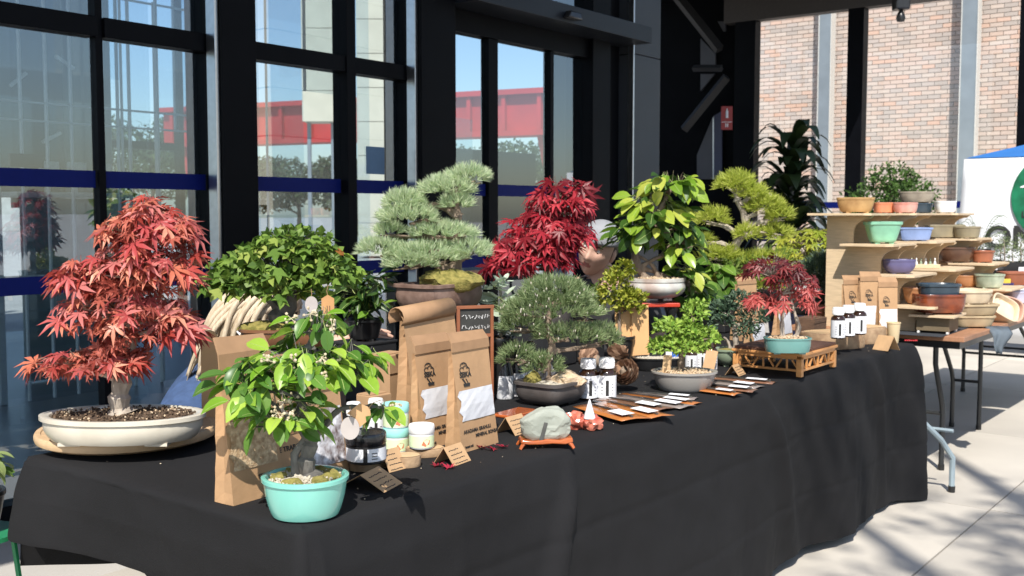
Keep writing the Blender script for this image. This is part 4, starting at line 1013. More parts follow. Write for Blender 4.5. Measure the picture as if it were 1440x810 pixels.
# --- 17 trailing plant on a green stand behind the near table end
p, s = at(30, 690, .60)
t = T('plant_stand', 'thin green metal plant stand behind the near end of the table', 'stand', (1.30, 2.80, 0), RZ)
gm = mt('green_metal', (.02, .22, .09), .4, .1, 8)
for k in range(3):
    a = k * 2.1 + .5; m_ = MB(); m_.tube([(math.cos(a) * .14, math.sin(a) * .14, 0), (math.cos(a) * .09, math.sin(a) * .09, .5)], .008, 6); m_.build('leg', gm, t)
q = MB(); q.lathe([(.11, .5), (.11, .512)], n=24); q.build('tray', gm, t)
t = T('trailing_plant', 'variegated trailing plant peeping out behind the near left table end', 'plant', (1.30, 2.80, .513), RZ)
pot(t, blackp, .075, .075, .11, 2, .75)
pads = [(-.055, -.02, .15, .08, .06, .055), (.0, 0, .17, .08, .08, .05)]
leaves(t, leafset(leaf_oval, [LF('trailing_leaf', (.12, .22, .05), (.40, .48, .20), .3)], 3, wd=.32, curl=.5), None, 46, pads, 1, .045, down=.3, up=.6, tube=gm)
# --- 18 dracaena and potted shrub in the passage
p, s = atX(1112, 330, 9.5)
t = T('dracaena', 'tall dark dracaena with drooping strap leaves in front of the brick wall', 'plant', (p.x, p.y, 0), RZ)
pot(t, mt('navy_pot', (.01, .015, .06), .4, .1), .2, .2, .42, 2, .75)
z0 = .36
trunk(t, bark_g, 1, [(0, 0, z0), (.01, 0, .8), (0, 0, 1.5), (.02, 0, 1.95)], .035, .02)
dl = LF('dracaena_leaf', (.012, .028, .010), (.035, .06, .018), .1, .4)
for i in range(120):
    m_ = MB(); a = rnd(0, 2 * PI); L = rnd(.34, .60); zb_ = .95 + 1.05 * rnd(0, 1) ** 1.2; up_ = rnd(.1, .34); K = 6; vs, fs = [], []
    for k in range(K + 1):
        u = k / K; r_ = L * u * (1 - .25 * u); z = up_ * math.sin(u * 1.5) * 1.1 - L * .9 * max(0, u - .35) ** 1.5
        w_ = .060 * math.sin(PI * min(1, .12 + u * .86)) + .004; c = V((math.cos(a) * r_, math.sin(a) * r_, zb_ + z)); n_ = V((-math.sin(a), math.cos(a), 0))
        vs += [c - n_ * w_, c + V((0, 0, -.006)), c + n_ * w_]
    for k in range(K): fs += [(k * 3, k * 3 + 1, k * 3 + 4, k * 3 + 3), (k * 3 + 1, k * 3 + 2, k * 3 + 5, k * 3 + 4)]
    m_.add(vs, fs); m_.build('leaf', dl, t, smooth='all', fixn=False)
p, s = atX(1252, 330, 12.2)
t = T('potted_shrub', 'dark bushy shrub in a planter behind the pot stands, before the bricks', 'plant', (p.x, p.y, 0), RZ)
pot(t, mt('planter_blue', (.015, .02, .09), .5, .1), .3, .3, .6, 4, .85)
pads = [(-.12, 0, 1.45, .42, .4, .28), (.2, 0, 1.5, .34, .36, .26), (0, 0, 1.7, .32, .32, .22), (-.3, 0, 1.2, .28, .3, .3), (.3, 0, 1.2, .26, .3, .3)]
trunk(t, bark, 1, [(0, 0, .5), (0, 0, .9), (0, 0, 1.5)], .04, .02, pads=pads)
smallfoliage(t, LI('shrub_leaf', (.025, .06, .012), (.10, .19, .04)), pads, 1, 3600, .055, asp=.5)
# ================================================================ GOODS ON THE TABLE
silver = mt('foil_window', (.62, .63, .66), .35, .06, 12, .3, 25)
husk = mt('husk_fill', (.30, .19, .10), .9, .5, 90, 1, 120, col2=(.62, .47, .30), det=8)
pum = mt('pumice_fill', (.10, .045, .03), .8, .3, 45, .8, 60, col2=(.8, .8, .84), det=3)
bark_f = mt('bark_fill', (.10, .05, .025), .9, .5, 80, 1, 100, col2=(.34, .19, .10))
def logo(root, x, y, z, k, word='SEIKA'):
    """printed bonsai mark: crown arcs, word, leaning trunk, pot"""
    mb = MB()
    def st(poly): mb.prism(poly, y - .0006, y)
    for (cx, cz, r, a0, a1) in ((-.05, 1.05, .34, .1, 3.0), (.12, .92, .26, -.2, 3.3), (-.22, .86, .24, .6, 5.2), (.30, .84, .2, -1, 2.4), (-.02, 1.15, .16, .3, 2.8)):
        N = 9; o_ = [(x + k * (cx + math.cos(a0 + (a1 - a0) * i / N) * r), z + k * (cz + math.sin(a0 + (a1 - a0) * i / N) * r * .7)) for i in range(N + 1)]
        i_ = [(x + k * (cx + math.cos(a0 + (a1 - a0) * i / N) * (r - .055)), z + k * (cz + math.sin(a0 + (a1 - a0) * i / N) * (r - .055) * .7)) for i in range(N, -1, -1)]
        st(o_ + i_)
    st([(x - .32 * k, z + .36 * k), (x - .05 * k, z + .05 * k), (x + .06 * k, z + .05 * k), (x - .18 * k, z + .36 * k)])
    st([(x + .02 * k, z + .32 * k), (x + .22 * k, z + .05 * k), (x + .27 * k, z + .05 * k), (x + .10 * k, z + .32 * k)])
    st([(x - .18 * k, z - .12 * k), (x + .36 * k, z - .12 * k), (x + .40 * k, z + .06 * k), (x - .22 * k, z + .06 * k)])
    mb.build('logo_print', ink, root, smooth=False)
    o = txt(word, .42 * k, ink, root, (x - .48 * k, y, z + .40 * k), bold=.0005)
    return o
def bag(label, pos, w_, h, d, rz=0, win=None, lg=None, lines=(), flap=.16, fm=silver, lean=.0, name='kraft_bag', group=None, seed=0):
    t = T(name, label, 'bag', pos, rz, group)
    rr = random.Random(seed); mb = MB(); K = 12; hb = h * (1 - flap)
    yf = lambda z: -d / 2 + (d * .42) * (z / hb) + lean * z
    for i in range(K + 1):
        z = hb * i / K; t_ = z / hb; yb = d / 2 - d * .42 * t_ + lean * z; f = yf(z); ww = w_ / 2 * (1 - .03 * math.sin(PI * t_))
        n_ = lambda: rr.uniform(-.0016, .0016)
        gx = ww - d * .32 * t_
        mb.v += [(-ww, f, z), (ww, f, z), (gx + n_(), (f + yb) / 2, z), (ww + n_(), yb, z), (-ww + n_(), yb, z), (-gx + n_(), (f + yb) / 2, z)]
    for i in range(K):
        for k in range(6): mb.f.append((i * 6 + k, i * 6 + (k + 1) % 6, (i + 1) * 6 + (k + 1) % 6, (i + 1) * 6 + k)); mb.m.append(0)
    mb.f.append((5, 4, 3, 2, 1, 0)); mb.m.append(0)
    mb.build('paper_body', kraft, t, smooth=False)
    f0 = yf(hb); fl = MB(); c = (yf(hb) + d / 2 - d * .42 + lean * hb) / 2; fh = h * flap
    fl.v = [(-w_ / 2, f0 - .0008, hb - .002), (w_ / 2, f0 - .0008, hb - .002), (w_ / 2 * .99, c - .003, hb + fh * .5), (w_ / 2 * .95, c + .012 + lean * fh, h), (-w_ / 2 * .93, c + .014 + lean * fh, h + .003), (-w_ / 2, c - .003, hb + fh * .5)]
    fl.f = [(0, 1, 2, 5), (5, 2, 3, 4)]; fl.m = [0, 0]
    o = fl.build('folded_top', kraft_d, t, smooth=False); sd = o.modifiers.new('thick', 'SOLIDIFY'); sd.thickness = .003; sd.offset = 1
    fe = MB(); fe.add([(-w_ / 2, c, hb), (w_ / 2, c, hb), (w_ / 2, c + .004, hb + fh * .5), (-w_ / 2, c + .004, hb + fh * .5)], [(0, 1, 2, 3)])
    def front(x, z, off): return (x, yf(z) - off, z)
    if win:
        x0, x1, z0, z1 = [a * b for a, b in zip(win, (w_, w_, h, h))]; q = MB(); N = 8
        for i in range(N + 1):
            for j in range(7):
                u, v_ = i / N, j / 6; x = x0 + (x1 - x0) * u; z = z0 + (z1 - z0) * v_
                if 0 < j < 6 and i == 0: x += w_ * .05 * math.sin(j * 2.2)
                q.v.append(front(x, z, .0014 + .0028 * math.sin(PI * u) * math.sin(PI * v_) + rr.uniform(0, .0012)))
        for i in range(N):
            for j in range(6): q.f.append((i * 7 + j, (i + 1) * 7 + j, (i + 1) * 7 + j + 1, i * 7 + j + 1)); q.m.append(0)
        q.build('window', fm, t, smooth=False, fixn=True)
    ang = -math.atan2(d * .42 / hb + lean, 1)
    if lg:
        x, z, k = lg[0] * w_, lg[1] * h, lg[2] * w_
        e = bpy.data.objects.new('print', None)
        holder = MB(); holder.add([(-.001, 0, 0), (.001, 0, 0), (0, 0, .002)], [(0, 1, 2)])
        for o in [None]:
            n0 = len(t.children); logo(t, x, 0, z, k)
            for ch in list(t.children)[n0:]: pass
        for ch in [c_ for c_ in t.children if c_.name.split('.')[0] in ('logo_print', 'lettering')]:
            zz = ch.location.z
            ch.rotation_euler = (ch.rotation_euler.x + ang, 0, 0)
            if ch.name.startswith('logo_print'): ch.location = (0, yf(0) - .0012, 0)
            else: ch.location = (ch.location.x, yf(zz) - .0012, zz)
    for (s_, x, z, sz) in lines:
        txt(s_, sz * w_, ink, t, (x * w_, yf(z * h) - .0012, z * h), (PI / 2 + ang, 0, 0), bold=.0002)
    return t
L2 = (('AKADAMA GRANULI', -.40, .155, .078), ('MINERAL BONSAI', -.10, .105, .078), ('bonsai soil', -.40, .035, .05))
p, s = at(352, 698); bag('tall kraft bag with a husk filled window, left of the turquoise pot', p, .145, .345, .06, .06, (-.45, .42, .20, .50), (-.12, .54, .30), (('SEIKA BONSAI', .02, .12, .1),), .18, husk, .05, seed=1)
p, s = at(408, 680); bag('kraft bag with a bark filled window behind the crab apple trunk', p, .125, .29, .05, .10, (-.4, .4, .40, .62), (-.1, .66, .28), (('LE TRABANO', -.45, .28, .13),), .16, bark_f, .04, seed=2)
p, s = at(455, 668); bag('kraft bag showing white pumice through its window, behind the turquoise pot', p, .12, .24, .05, .06, (-.46, .44, .12, .66), None, (), .16, pum, .04, seed=3)
p, s = at(612, 624); bag('kraft bag with a silver window, left of its twin beside the small jars', p, .152, .288, .055, .05, (-.42, .45, .27, .53), (-.18, .58, .28), L2, .14, silver, .04, seed=4)
p, s = at(664, 628); bag('kraft bag with a silver window, nearest the wooden sign and the dark pine', p, .160, .300, .055, .05, (-.42, .47, .26, .52), (-.22, .57, .28), L2, .14, silver, .04, seed=5)
p, s = at(606, 596); b_ = bag('large kraft bag with its top rolled over, behind the two silver window bags', p, .235, .325, .08, .06, (-.22, .1, .16, .40), (-.17, .50, .24), (), .05, silver, .03, seed=6)
q = MB(); N = 9; R_ = .028
for i in range(N + 1):
    a = -.6 + i / N * 4.6; q.v += [(-.128, .02 + math.cos(a) * R_, .318 + math.sin(a) * R_), (.112, .02 + math.cos(a) * R_, .330 + math.sin(a) * R_)]
for i in range(N): q.f.append((i * 2, i * 2 + 1, i * 2 + 3, i * 2 + 2)); q.m.append(0)
o = q.build('rolled_top', kraft_d, b_, smooth='all', fixn=False); o.modifiers.new('thick', 'SOLIDIFY').thickness = .002
fl = MB(); fl.add([(-.118, -.040, .12), (.112, -.040, .14), (.112, -.012, .335), (-.122, -.012, .320)], [(0, 1, 2, 3)])
def carton(label, px_, py_, w_, d, h, rz=0, name='cardboard_box', m=None):
    p, s = at(px_, py_); m = m or mt('cardboard', (.42, .26, .14), .8, .1, 14, .08, 60)
    t = T(name, label, 'box', p + V((0, 0, .0005)), rz)
    box('carton', m, t, (0, 0, h / 2), (w_, d, h), .002)
    box('flap', m, t, (-w_ * .02, -d / 2 - .0015, h * .86), (w_ * .98, .002, h * .25), 0)
    box('flap', m, t, (0, d * .1, h + .0015), (w_ * .96, d * .75, .002), 0)
    return t
carton('upright cardboard box left of the large rolled kraft bag', 548, 592, .085, .07, .20, .1)
carton('small open cardboard box behind the black lidded jar', 526, 612, .075, .06, .115, .0)
p, s = at(297, 606)
wbd = T('wooden_board', 'upright orange timber board with a rounded top, right of the red maple pot', 'board', p, RZ + .3)
pl_ = [(-.024, 0), (.024, 0), (.024, .255)] + [(math.cos(a) * .024, .255 + math.sin(a) * .03) for a in (.5, 1.0, 1.57, 2.1, 2.6)] + [(-.024, .255)]
MB().prism(pl_, -.008, .008).build('plank', mt('orange_board', (.60, .36, .17), .65, .08, 10, .05, 50, st=(1, 1, .2)), wbd, smooth=False, bev=.002)
# --- bottles, jars
def bottle(label, pos, w_, h, cap=white, body=amber, lab=paperw, rz=0, stripe=True, group=None, capw=.8, z0=None, neck=.18):
    t = T('bottle', label, 'bottle', pos, rz, group)
    r = w_ / 2; hc = h * .22; hb = h - hc
    q = MB(); q.lathe([(.9, 0), (1, .03 * hb), (1, hb * .80), (.92, hb * .88), (.62, hb * .95), (.62, hb)], r, r, 24); q.build('glass_body', body, t)
    q = MB(); q.lathe([(capw, hb - .002), (capw, h - .003), (capw * .92, h)], r, r, 24); o = q.build('cap', cap, t)
    q = MB()
    for k in range(24): a = k * PI / 12; q.box((math.cos(a) * r * capw, math.sin(a) * r * capw, hb + hc * .42), (.0012, .0012, hc * .7), Matrix.Rotation(a, 3, 'Z'))
    q.build('grip_ribs', cap, o, smooth=False)
    q = MB(); q.lathe([(1.012, .06 * hb), (1.012, .76 * hb)], r, r, 28, close=False); lo_ = q.build('label_sheet', lab, t)
    if stripe:
        a = -PI / 2
        q = MB()
        for k in range(3):
            b0, b1 = a - .16 + .1067 * k, a - .16 + .1067 * (k + 1)
            q.add([(math.cos(b0) * r * 1.03, math.sin(b0) * r * 1.03, .14 * hb), (math.cos(b1) * r * 1.03, math.sin(b1) * r * 1.03, .14 * hb), (math.cos(b1) * r * 1.03, math.sin(b1) * r * 1.03, .62 * hb), (math.cos(b0) * r * 1.03, math.sin(b0) * r * 1.03, .62 * hb)], [(0, 1, 2, 3)])
        q.build('label_stripe', ink, lo_, smooth=False)
        q = MB()
        for k in range(4):
            for sgn in (-1, 1):
                b0 = a + sgn * .55; q.box((math.cos(b0) * r * 1.02, math.sin(b0) * r * 1.02, hb * (.2 + .1 * k)), (.006, .001, .0012), Matrix.Rotation(b0 + PI / 2, 3, 'Z'))
        q.build('small_print', ink, lo_, smooth=False)
    return t
ZU = V((0, 0, .0005))
for i, (x, y, w_, h, lb) in enumerate(((498, 641, 25, 76, 'white capped brown bottle behind the black lidded jar'), (529, 622, 26, 62, 'second white labelled bottle, tucked behind the black lidded jar to the right'),
        (827, 561, 27, 57, 'white capped supplement bottle close to the dark pine pot rim'), (853, 561, 27, 58, 'white capped supplement bottle left of the round pine cone'),
        (972, 524, 17, 42, 'left brown bottle behind the boxleaf pot'), (986, 522, 17, 44, 'middle brown bottle behind the boxleaf pot'), (1000, 521, 17, 44, 'right brown bottle behind the boxleaf pot'))):
    p, s = at(x, y); bottle(lb, p + ZU, w_ * s, h * s, rz=RZ + rnd(-.3, .3), cap=white if i < 4 else amber)
blkcap = mt('black_nozzle', (.014, .014, .016), .25, .1, coat=.3)
for x, y, lb in ((710, 560, 'left black topped white spray bottle beside the silver window bags'), (727, 556, 'middle black topped white spray bottle'), (745, 551, 'right black topped white spray bottle behind the dark pine pot')):
    p, s = at(x, y); t = T('spray_bottle', lb, 'bottle', p + ZU, RZ, 'black topped spray bottles'); r = 12 * s
    q = MB(); q.lathe([(.95, 0), (1, .004), (1, 32 * s), (.95, 34 * s)], r, r, 24); q.build('white_body', paperw, t)
    q = MB(); q.lathe([(1.04, 33 * s), (1.0, 36 * s), (.62, 56 * s), (.55, 70 * s), (.3, 72 * s)], r, r, 24); q.build('nozzle_cap', blkcap, t)
def slice_(label, px_, py_, w_, d, h, seed, rz=0, cat='wood slice', e=2):
    p, s = at(px_, py_); t = T('wood_slice', label, cat, p + ZU, rz)
    q = MB(); q.lathe([(.98, 0), (1.0, h * .1), (1.0, h * .92), (.985, h)], w_ / 2, d / 2, 30, e)
    q.v = [(x * (1 + .10 * noise.noise(V((x * 18, y * 18, seed)))), y * (1 + .12 * noise.noise(V((x * 18, y * 18, seed + 5)))), z) for x, y, z in q.v]
    q.build('log_disc', slabm, t)
    q = MB(); q.lathe([(.02, 0), (.90, 0)], w_ / 2, d / 2, 30, e, close=False); q.build('sawn_face', wood_l, t, (0, 0, h + .0012))
    return t, p.z + h
p, s = at(512, 660)
_, z1 = slice_('raw wood slice under the black lidded jar', 514, 658, 52 * s, 50 * s, .022, 1, RZ)
p, s = at(515, 648, z1 + .004)
t = T('black_jar', 'wide jar with a black lid and white label on a wood slice', 'jar', p, RZ); r = 28 * s
q = MB(); q.lathe([(.96, 0), (1, .002), (1, 24 * s), (.9, 26 * s)], r, r, 36); q.build('jar_body', blackp, t)
q = MB(); q.lathe([(1.01, 4 * s), (1.01, 22 * s)], r, r, 36, close=False); o = q.build('label_sheet', paperw, t)
q = MB(); q.box((.1 * r, -r * 1.0, 13 * s), (.2 * r, .003, 18 * s)); q.build('label_stripe', ink, o, smooth=False)
for k in range(3): MB().box((.55 * r, -r * .87, (8 + 4 * k) * s), (.3 * r, .001, .0016), Matrix.Rotation(.55, 3, 'Z')).build('small_print', ink, o, smooth=False)
q = MB(); q.lathe([(.97, 25 * s), (1.02, 27 * s), (1.02, 40 * s), (.98, 42 * s), (.90, 42 * s), (.88, 41 * s)], r, r, 40); q.build('lid', blkcap, t)
jt = mt('jar_teal_lid', (.33, .72, .68), .35, .04); jg = mt('jar_print_green', (.70, .82, .52), .5, .06); jr = mt('jar_print_red', (.60, .20, .10), .5, .2, 60)
def smalljar(label, p, w_, h, lid):
    t = T('small_jar', label, 'jar', p, RZ, 'small lidded jars'); r = w_ / 2
    q = MB(); q.lathe([(.9, 0), (.97, .003), (.97, h * .62), (.9, h * .66)], r, r, 32); q.build('jar_body', paperw, t)
    q = MB(); q.lathe([(.985, h * .08), (.985, h * .56)], r, r, 32, close=False); o = q.build('printed_label', jg, t)
    b_ = MB(); b_.add([(math.cos(a) * r * .998, math.sin(a) * r * .998, z) for a, z in ((-1.5, h * .2), (-1.2, h * .13), (-.85, h * .22), (-.8, h * .38), (-1.1, h * .44), (-1.35, h * .36))], [(0, 1, 2, 3, 4, 5)]); b_.build('red_print', jr, o, smooth=False)
    q = MB(); q.lathe([(.99, h * .64), (1.02, h * .67), (1.02, h * .94), (.97, h), (.5, h)], r, r, 36); q.build('lid', lid, t)
_, z1 = slice_('pale wood slice carrying the white lidded jar', 598, 640, 56 * .00178, 40 * .00178, .02, 4, RZ)
slice_('short raw branch slice before the stacked jars', 570, 655, 46 * .0017, 36 * .0017, .026, 7, RZ)
p, s = at(557, 634, .742); smalljar('teal lidded jar at the bottom of the stack of two', p, 37 * s, 34 * s, jt)
smalljar('teal lidded jar on top of the stack of two', p + V((0, 0, 34 * s + .0006)), 37 * s, 34 * s, jt)
p, s = at(593, 629, z1 + .003); smalljar('white lidded jar on a pale wood slice', p, 36 * s, 33 * s, white)
# --- price cards
card_m = mt('card_tan', (.50, .315, .165), .75, .07, 30)
def scrib(root, m, w_, h, R, loc, n=3, seed=0):
    rr = random.Random(seed); q = MB()
    for k in range(n):
        x = -w_ * .36; z = h * (.25 - .22 * k) ; 
        while x < w_ * rr.uniform(.1, .38):
            l_ = w_ * rr.uniform(.04, .11); q.box((x + l_ / 2, -.0009, z + rr.uniform(-.01, .01) * h), (l_, .0007, .0018), Matrix.Rotation(rr.uniform(-.5, .5), 3, 'Y')); x += l_ * 1.25
    o = q.build('handwriting', m, root, smooth=False); o.matrix_local = Matrix.Translation(loc) @ R.to_4x4(); return o
def tentcard(label, px_, py_, w_, h, rz, op=.62, seed=0, flat=False, z=.74):
    p, s = at(px_, py_, z); t = T('price_card', label, 'card', p + ZU, rz)
    for sgn in (-1, 1):
        R = Matrix.Rotation(-op * sgn, 3, 'X') if not flat else Matrix.Rotation(-1.25, 3, 'X')
        if flat and sgn > 0: continue
        c = R @ V((0, 0, -h / 2)); top = V((0, 0, h * math.cos(op))) if not flat else V((0, h * .45, .03))
        q = MB(); q.box(c + top, (w_, .0012, h), R); q.build('card_leaf', card_m, t, smooth=False)
        if sgn > 0: scrib(t, ink, w_, h, R, c + top, 4 if h > .04 else 2, seed)
    return t
tentcard('tan price card folded like a tent, right of the pale wood slice', 636, 650, .075, .052, .12, seed=1)
tentcard('tan price card standing askew behind the lowest card', 549, 660, .055, .055, RZ + .9, .45, seed=2)
tentcard('shaded tan price card lying open nearest the table edge', 520, 683, .090, .068, YAW - .35, 1.05, seed=3)
tentcard('tan price card left of the grey stone', 722, 608, .078, .058, .05, seed=4)
tentcard('dim tan price card between the turquoise pot and the black jar', 470, 632, .055, .055, .3, .5, seed=5)
tentcard('tan price card left of the carved stand', 1034, 527, .075, .048, .1, seed=6)
tentcard('tan folded card at the far end beside the paper cup', 1246, 492, .085, .075, 1.2, .55, seed=7)
# --- fallen maple leaves
fl_m = leafset(leaf_palm, [LF('fallen_leaf_red', (.25, .012, .03), (.42, .03, .06), .15)], 2, droop=-.6)
for i, (x, y, lb) in enumerate(((615, 657, 'left dried red leaf under the tent card'), (632, 660, 'right dried red leaf under the tent card'), (678, 631, 'curled dried red leaf at the foot of the silver window bag'), (694, 634, 'middle dried red leaf left of the stone'), (710, 630, 'dried red leaf touching the stone stand'), (1166, 512, 'single red leaf right of the carved stand'))):
    p, s = at(x, y); o = put('fallen_leaf', random.choice(fl_m), None, p + V((0, 0, .004)), (rnd(-.2, .2), rnd(-.2, .2), rnd(0, 6))); o.scale = (.032,) * 3
    tag(o, lb, 'leaf', 'fallen red maple leaves')
# --- viewing stone
p, s = at(767, 628)
t = T('stone_stand', 'glossy orange wood stand with short feet under the grey stone', 'stand', p + ZU, RZ + .12)
og = mt('lacquer_orange', (.42, .10, .025), .2, .15, 14, coat=.6)
q = MB(); w_ = 37 * s; d_ = 17 * s; h_ = 14 * s
top = [(-w_, h_ * .55), (-w_ * .96, h_ * .95), (-w_ * .5, h_ * .80), (0, h_ * .95), (w_ * .5, h_ * .82), (w_ * .96, h_ * 1.1), (w_, h_ * .6), (w_ * .7, h_ * .40), (.2 * w_, h_ * .48), (-.2 * w_, h_ * .42), (-w_ * .7, h_ * .42)]
q.prism(top, -d_, d_); q.build('tray', og, t, bev=.003)
for sx in (-1, 1):
    for sy in (-1, 1):
        m_ = MB(); m_.tube([(sx * w_ * .85, sy * d_ * .75, h_ * .6), (sx * w_ * .95, sy * d_ * .9, h_ * .3), (sx * w_ * 1.02, sy * d_, 0)], [.006, .005, .004], 8); m_.build('foot', og, t)
stone = mt('grey_green_stone', (.25, .27, .23), .7, .2, 12, .25, 60, col2=(.36, .38, .33))
q = MB(); bm = bmesh.new(); bmesh.ops.create_icosphere(bm, subdivisions=4, radius=1)
for v in bm.verts:
    c = v.co.copy(); k = 1 + .10 * noise.noise(c * 1.6 + V((4, 1, 2))) + .05 * noise.cell(c * 2.2)
    e_ = 3.2; g = (abs(c.x) ** e_ + abs(c.y) ** e_ + abs(c.z) ** e_) ** (-1 / e_)
    x, y, z = c.x * g * k, c.y * g * k, c.z * g * k
    if x < -.15 and z > 0: z *= 1 - .55 * (-x - .15)
    if z > 0 and x > .75: z *= .85
    v.co = (x * 34 * s, y * 15 * s, 24 * s + z * 23 * s)
q.v = [tuple(v.co) for v in bm.verts]; q.f = [tuple(v.index for v in f.verts) for f in bm.faces]; q.m = [0] * len(q.f); bm.free()
so = q.build('viewing_stone', stone, None, p + V((0, 0, h_ * .62)), (0, 0, RZ + .12), smooth=False)
tag(so, 'flat grey green viewing stone with a dark seam on its orange stand', 'stone')
q = MB(); q.add([(-12 * s, -15.8 * s, 2 * s), (-6 * s, -15.8 * s, 2 * s), (1 * s, -15.2 * s, 28 * s), (-4 * s, -15.2 * s, 29 * s)], [(0, 1, 2, 3)]); q.build('dark_seam', mt('stone_seam', (.07, .07, .065), .8, .2, 40), so, smooth=False)
# --- red glazed piece and white cone
rg = mt('red_glaze', (.42, .07, .04), .18, .3, 40, .3, 60, coat=.6, col2=(.60, .22, .15))
p, s = at(824, 604); t = T('red_ornament', 'glossy red mottled glazed ornament with a white cone on it', 'ornament', p + ZU, RZ)
q = MB(); q.blob((-16 * s, 4 * s, 12 * s), (15 * s, 12 * s, 13 * s), 2, .6, 3, 2.4); q.blob((9 * s, -2 * s, 10 * s), (14 * s, 13 * s, 11 * s), 5, .5, 3, 2.6); q.blob((-4 * s, 4 * s, 9 * s), (12 * s, 10 * s, 9 * s), 6, .3, 3); q.build('glazed_rock', rg, t)
p2, s2 = at(829, 588, .74 + 17 * s); q = MB(); q.lathe([(1, 0), (.95, .004), (.12, 26 * s), (.02, 27 * s)], 8.5 * s, 8.5 * s, 20); o = q.build('white_cone', mt('cone_white', (.70, .71, .74), .5, .05, 20), None, p2, (0, 0, 0)); tag(o, 'small white pointed cone on the red ornament', 'cone')
p, s = at(730, 586); t = T('red_tray', 'flat orange red lacquer tray under the dark pine pot, half hidden by the card', 'tray', p + ZU, .05)
box('plate', og, t, (.02, .02, .005), (.14, .09, .009), .003); box('rim', og, t, (.02, -.022, .011), (.14, .005, .006), .002)
# --- tool packets
sleeve = [mt('sleeve_orange', (.42, .15, .04), .25, .15, 9, coat=.5), mt('sleeve_brown', (.20, .10, .06), .22, .15, 9, coat=.6), mt('sleeve_grey', (.24, .20, .18), .2, .15, 9, coat=.6)]
steel = mt('tool_steel', (.22, .21, .20), .3, .2, 20, metal=.9)
PK = ((842, 578, 914, 599, 20, 0), (866, 573, 950, 594, 18, 0), (866, 566, 955, 582, 16, 1), (885, 562, 986, 578, 15, 2), (893, 558, 998, 572, 12, 0), (905, 556, 997, 564, 9, 2), (985, 551, 1056, 560, 10, 0), (992, 546, 1080, 554, 12, 1), (1003, 538, 1086, 548, 12, 2), (1012, 533, 1106, 541, 9, 1))
PN = ('nearest', 'second nearest', 'third', 'fourth', 'fifth', 'farthest')
for i, (xa, ya, xb, yb, w_, m_) in enumerate(PK):
    a, s = at(xa, ya); b, _ = at(xb, yb); d = b - a; L = d.length
    lb = ('%s orange and brown tool packet in front of the pine cones' % PN[i]) if i < 6 else ('%s tool packet in the group before the carved stand' % PN[i - 6])
    z_ = .0015 + .004 * ((5 - i) if i < 6 else (9 - i)) * .6
    t = T('tool_packet', lb, 'packet', (a + b) / 2 + V((0, .045, z_)), math.atan2(d.y, d.x), 'tool packets along the table edge')
    W = w_ * s / .42
    q = MB(); N = 8
    for k in range(N + 1):
        x = -L / 2 + L * k / N
        for y in (-W / 2, -W / 4, 0, W / 4, W / 2): q.v.append((x, y, .0035 * (1 - (2 * y / W) ** 2) + .0015 * noise.noise(V((x * 40, y * 60, i)))))
    for k in range(N):
        for j in range(4): q.f.append((k * 5 + j, (k + 1) * 5 + j, (k + 1) * 5 + j + 1, k * 5 + j + 1)); q.m.append(0)
    o = q.build('sleeve', sleeve[m_], t, smooth='all'); o.modifiers.new('thick', 'SOLIDIFY').thickness = .0012
    q = MB(); q.tube([(-L * .42, 0, .006), (-L * .1, W * .05, .007), (L * .25, 0, .007), (L * .44, -W * .04, .006)], [.002, .004, .0035, .0045], 8); q.tube([(-L * .1, 0, .007), (-L * .42, W * .12, .006)], [.003, .0016], 6); q.build('tool', steel, t)
    box('label_sheet', paperw, t, (L * .24, -W * .08, .0115), (L * .30, W * .42, .0008), 0, R=Matrix.Rotation(.04, 3, 'X'))
# --- magnifier pack and pine cones
p, s = at(858, 566); t = T('hand_lens', 'clear bag with a black looped hand lens before the white capped bottles', 'lens', p + V((0, 0, .003)), RZ)
q = MB(); q.tube([(math.cos(a) * 24 * s, math.sin(a) * 15 * s, 0) for a in [k * PI / 10 for k in range(21)]], .0035, 6, False); q.build('black_rim', blackp, t)
q = MB(); q.lathe([(1, 0), (1, .002)], 23 * s, 14 * s, 24); q.build('lens_disc', clear_m, t)
cone_m = mt('pine_cone_scale', (.10, .045, .022), .75, .3, 50, .3, 80, mode='island', col2=(.40, .24, .15))
def pinecone(label, px_, py_, r, tilt, az):
    p, s = at(px_, py_); r = r * s
    t = T('pine_cone', label, 'pine cone', p + V((0, 0, r * .98)), az, 'pine cones on the cloth')
    R = Matrix.Rotation(tilt, 3, 'Y'); q = MB(); q.blob((0, 0, 0), (r * .5, r * .5, r * .7), 1, .1, 2); q.v = [tuple(R @ V(v)) for v in q.v]; q.build('core', bark, t)
    q = MB(); N = 62
    for i in range(N):
        u = (i + .5) / N; ph = i * 2.39996; z = 1.15 - 2.1 * u; rr = math.sin(PI * (.10 + u * .80)) ** .7
        d = V((math.cos(ph) * rr, math.sin(ph) * rr, z * .75)); tip = d + V((0, 0, .28)); b0 = d * .42
        sd = V((-math.sin(ph), math.cos(ph), 0)) * .40 * (.55 + .6 * rr); n_ = V((0, 0, .13))
        pts = [b0 - sd * .4, b0 + sd * .4, tip * .80 + sd, tip * .97 + n_ * .6, tip * .80 - sd, tip * .82 - n_]
        pts = [tuple(R @ (v * r * .86)) for v in pts]; q.add(pts, [(0, 1, 2, 4), (2, 3, 4), (0, 5, 1), (1, 5, 2), (2, 5, 3), (3, 5, 4), (4, 5, 0)])
    q.build('scales', cone_m, t, smooth=False, kind='stuff')
pinecone('round open pine cone nearest the boxleaf pot', 884, 549, 24, 1.1, RZ + 3.9)
pinecone('upright pine cone behind the white capped bottles', 866, 520, 20, .5, RZ)
pinecone('dark pine cone lying at the left of the three', 833, 526, 21, 1.2, RZ + 2.6)
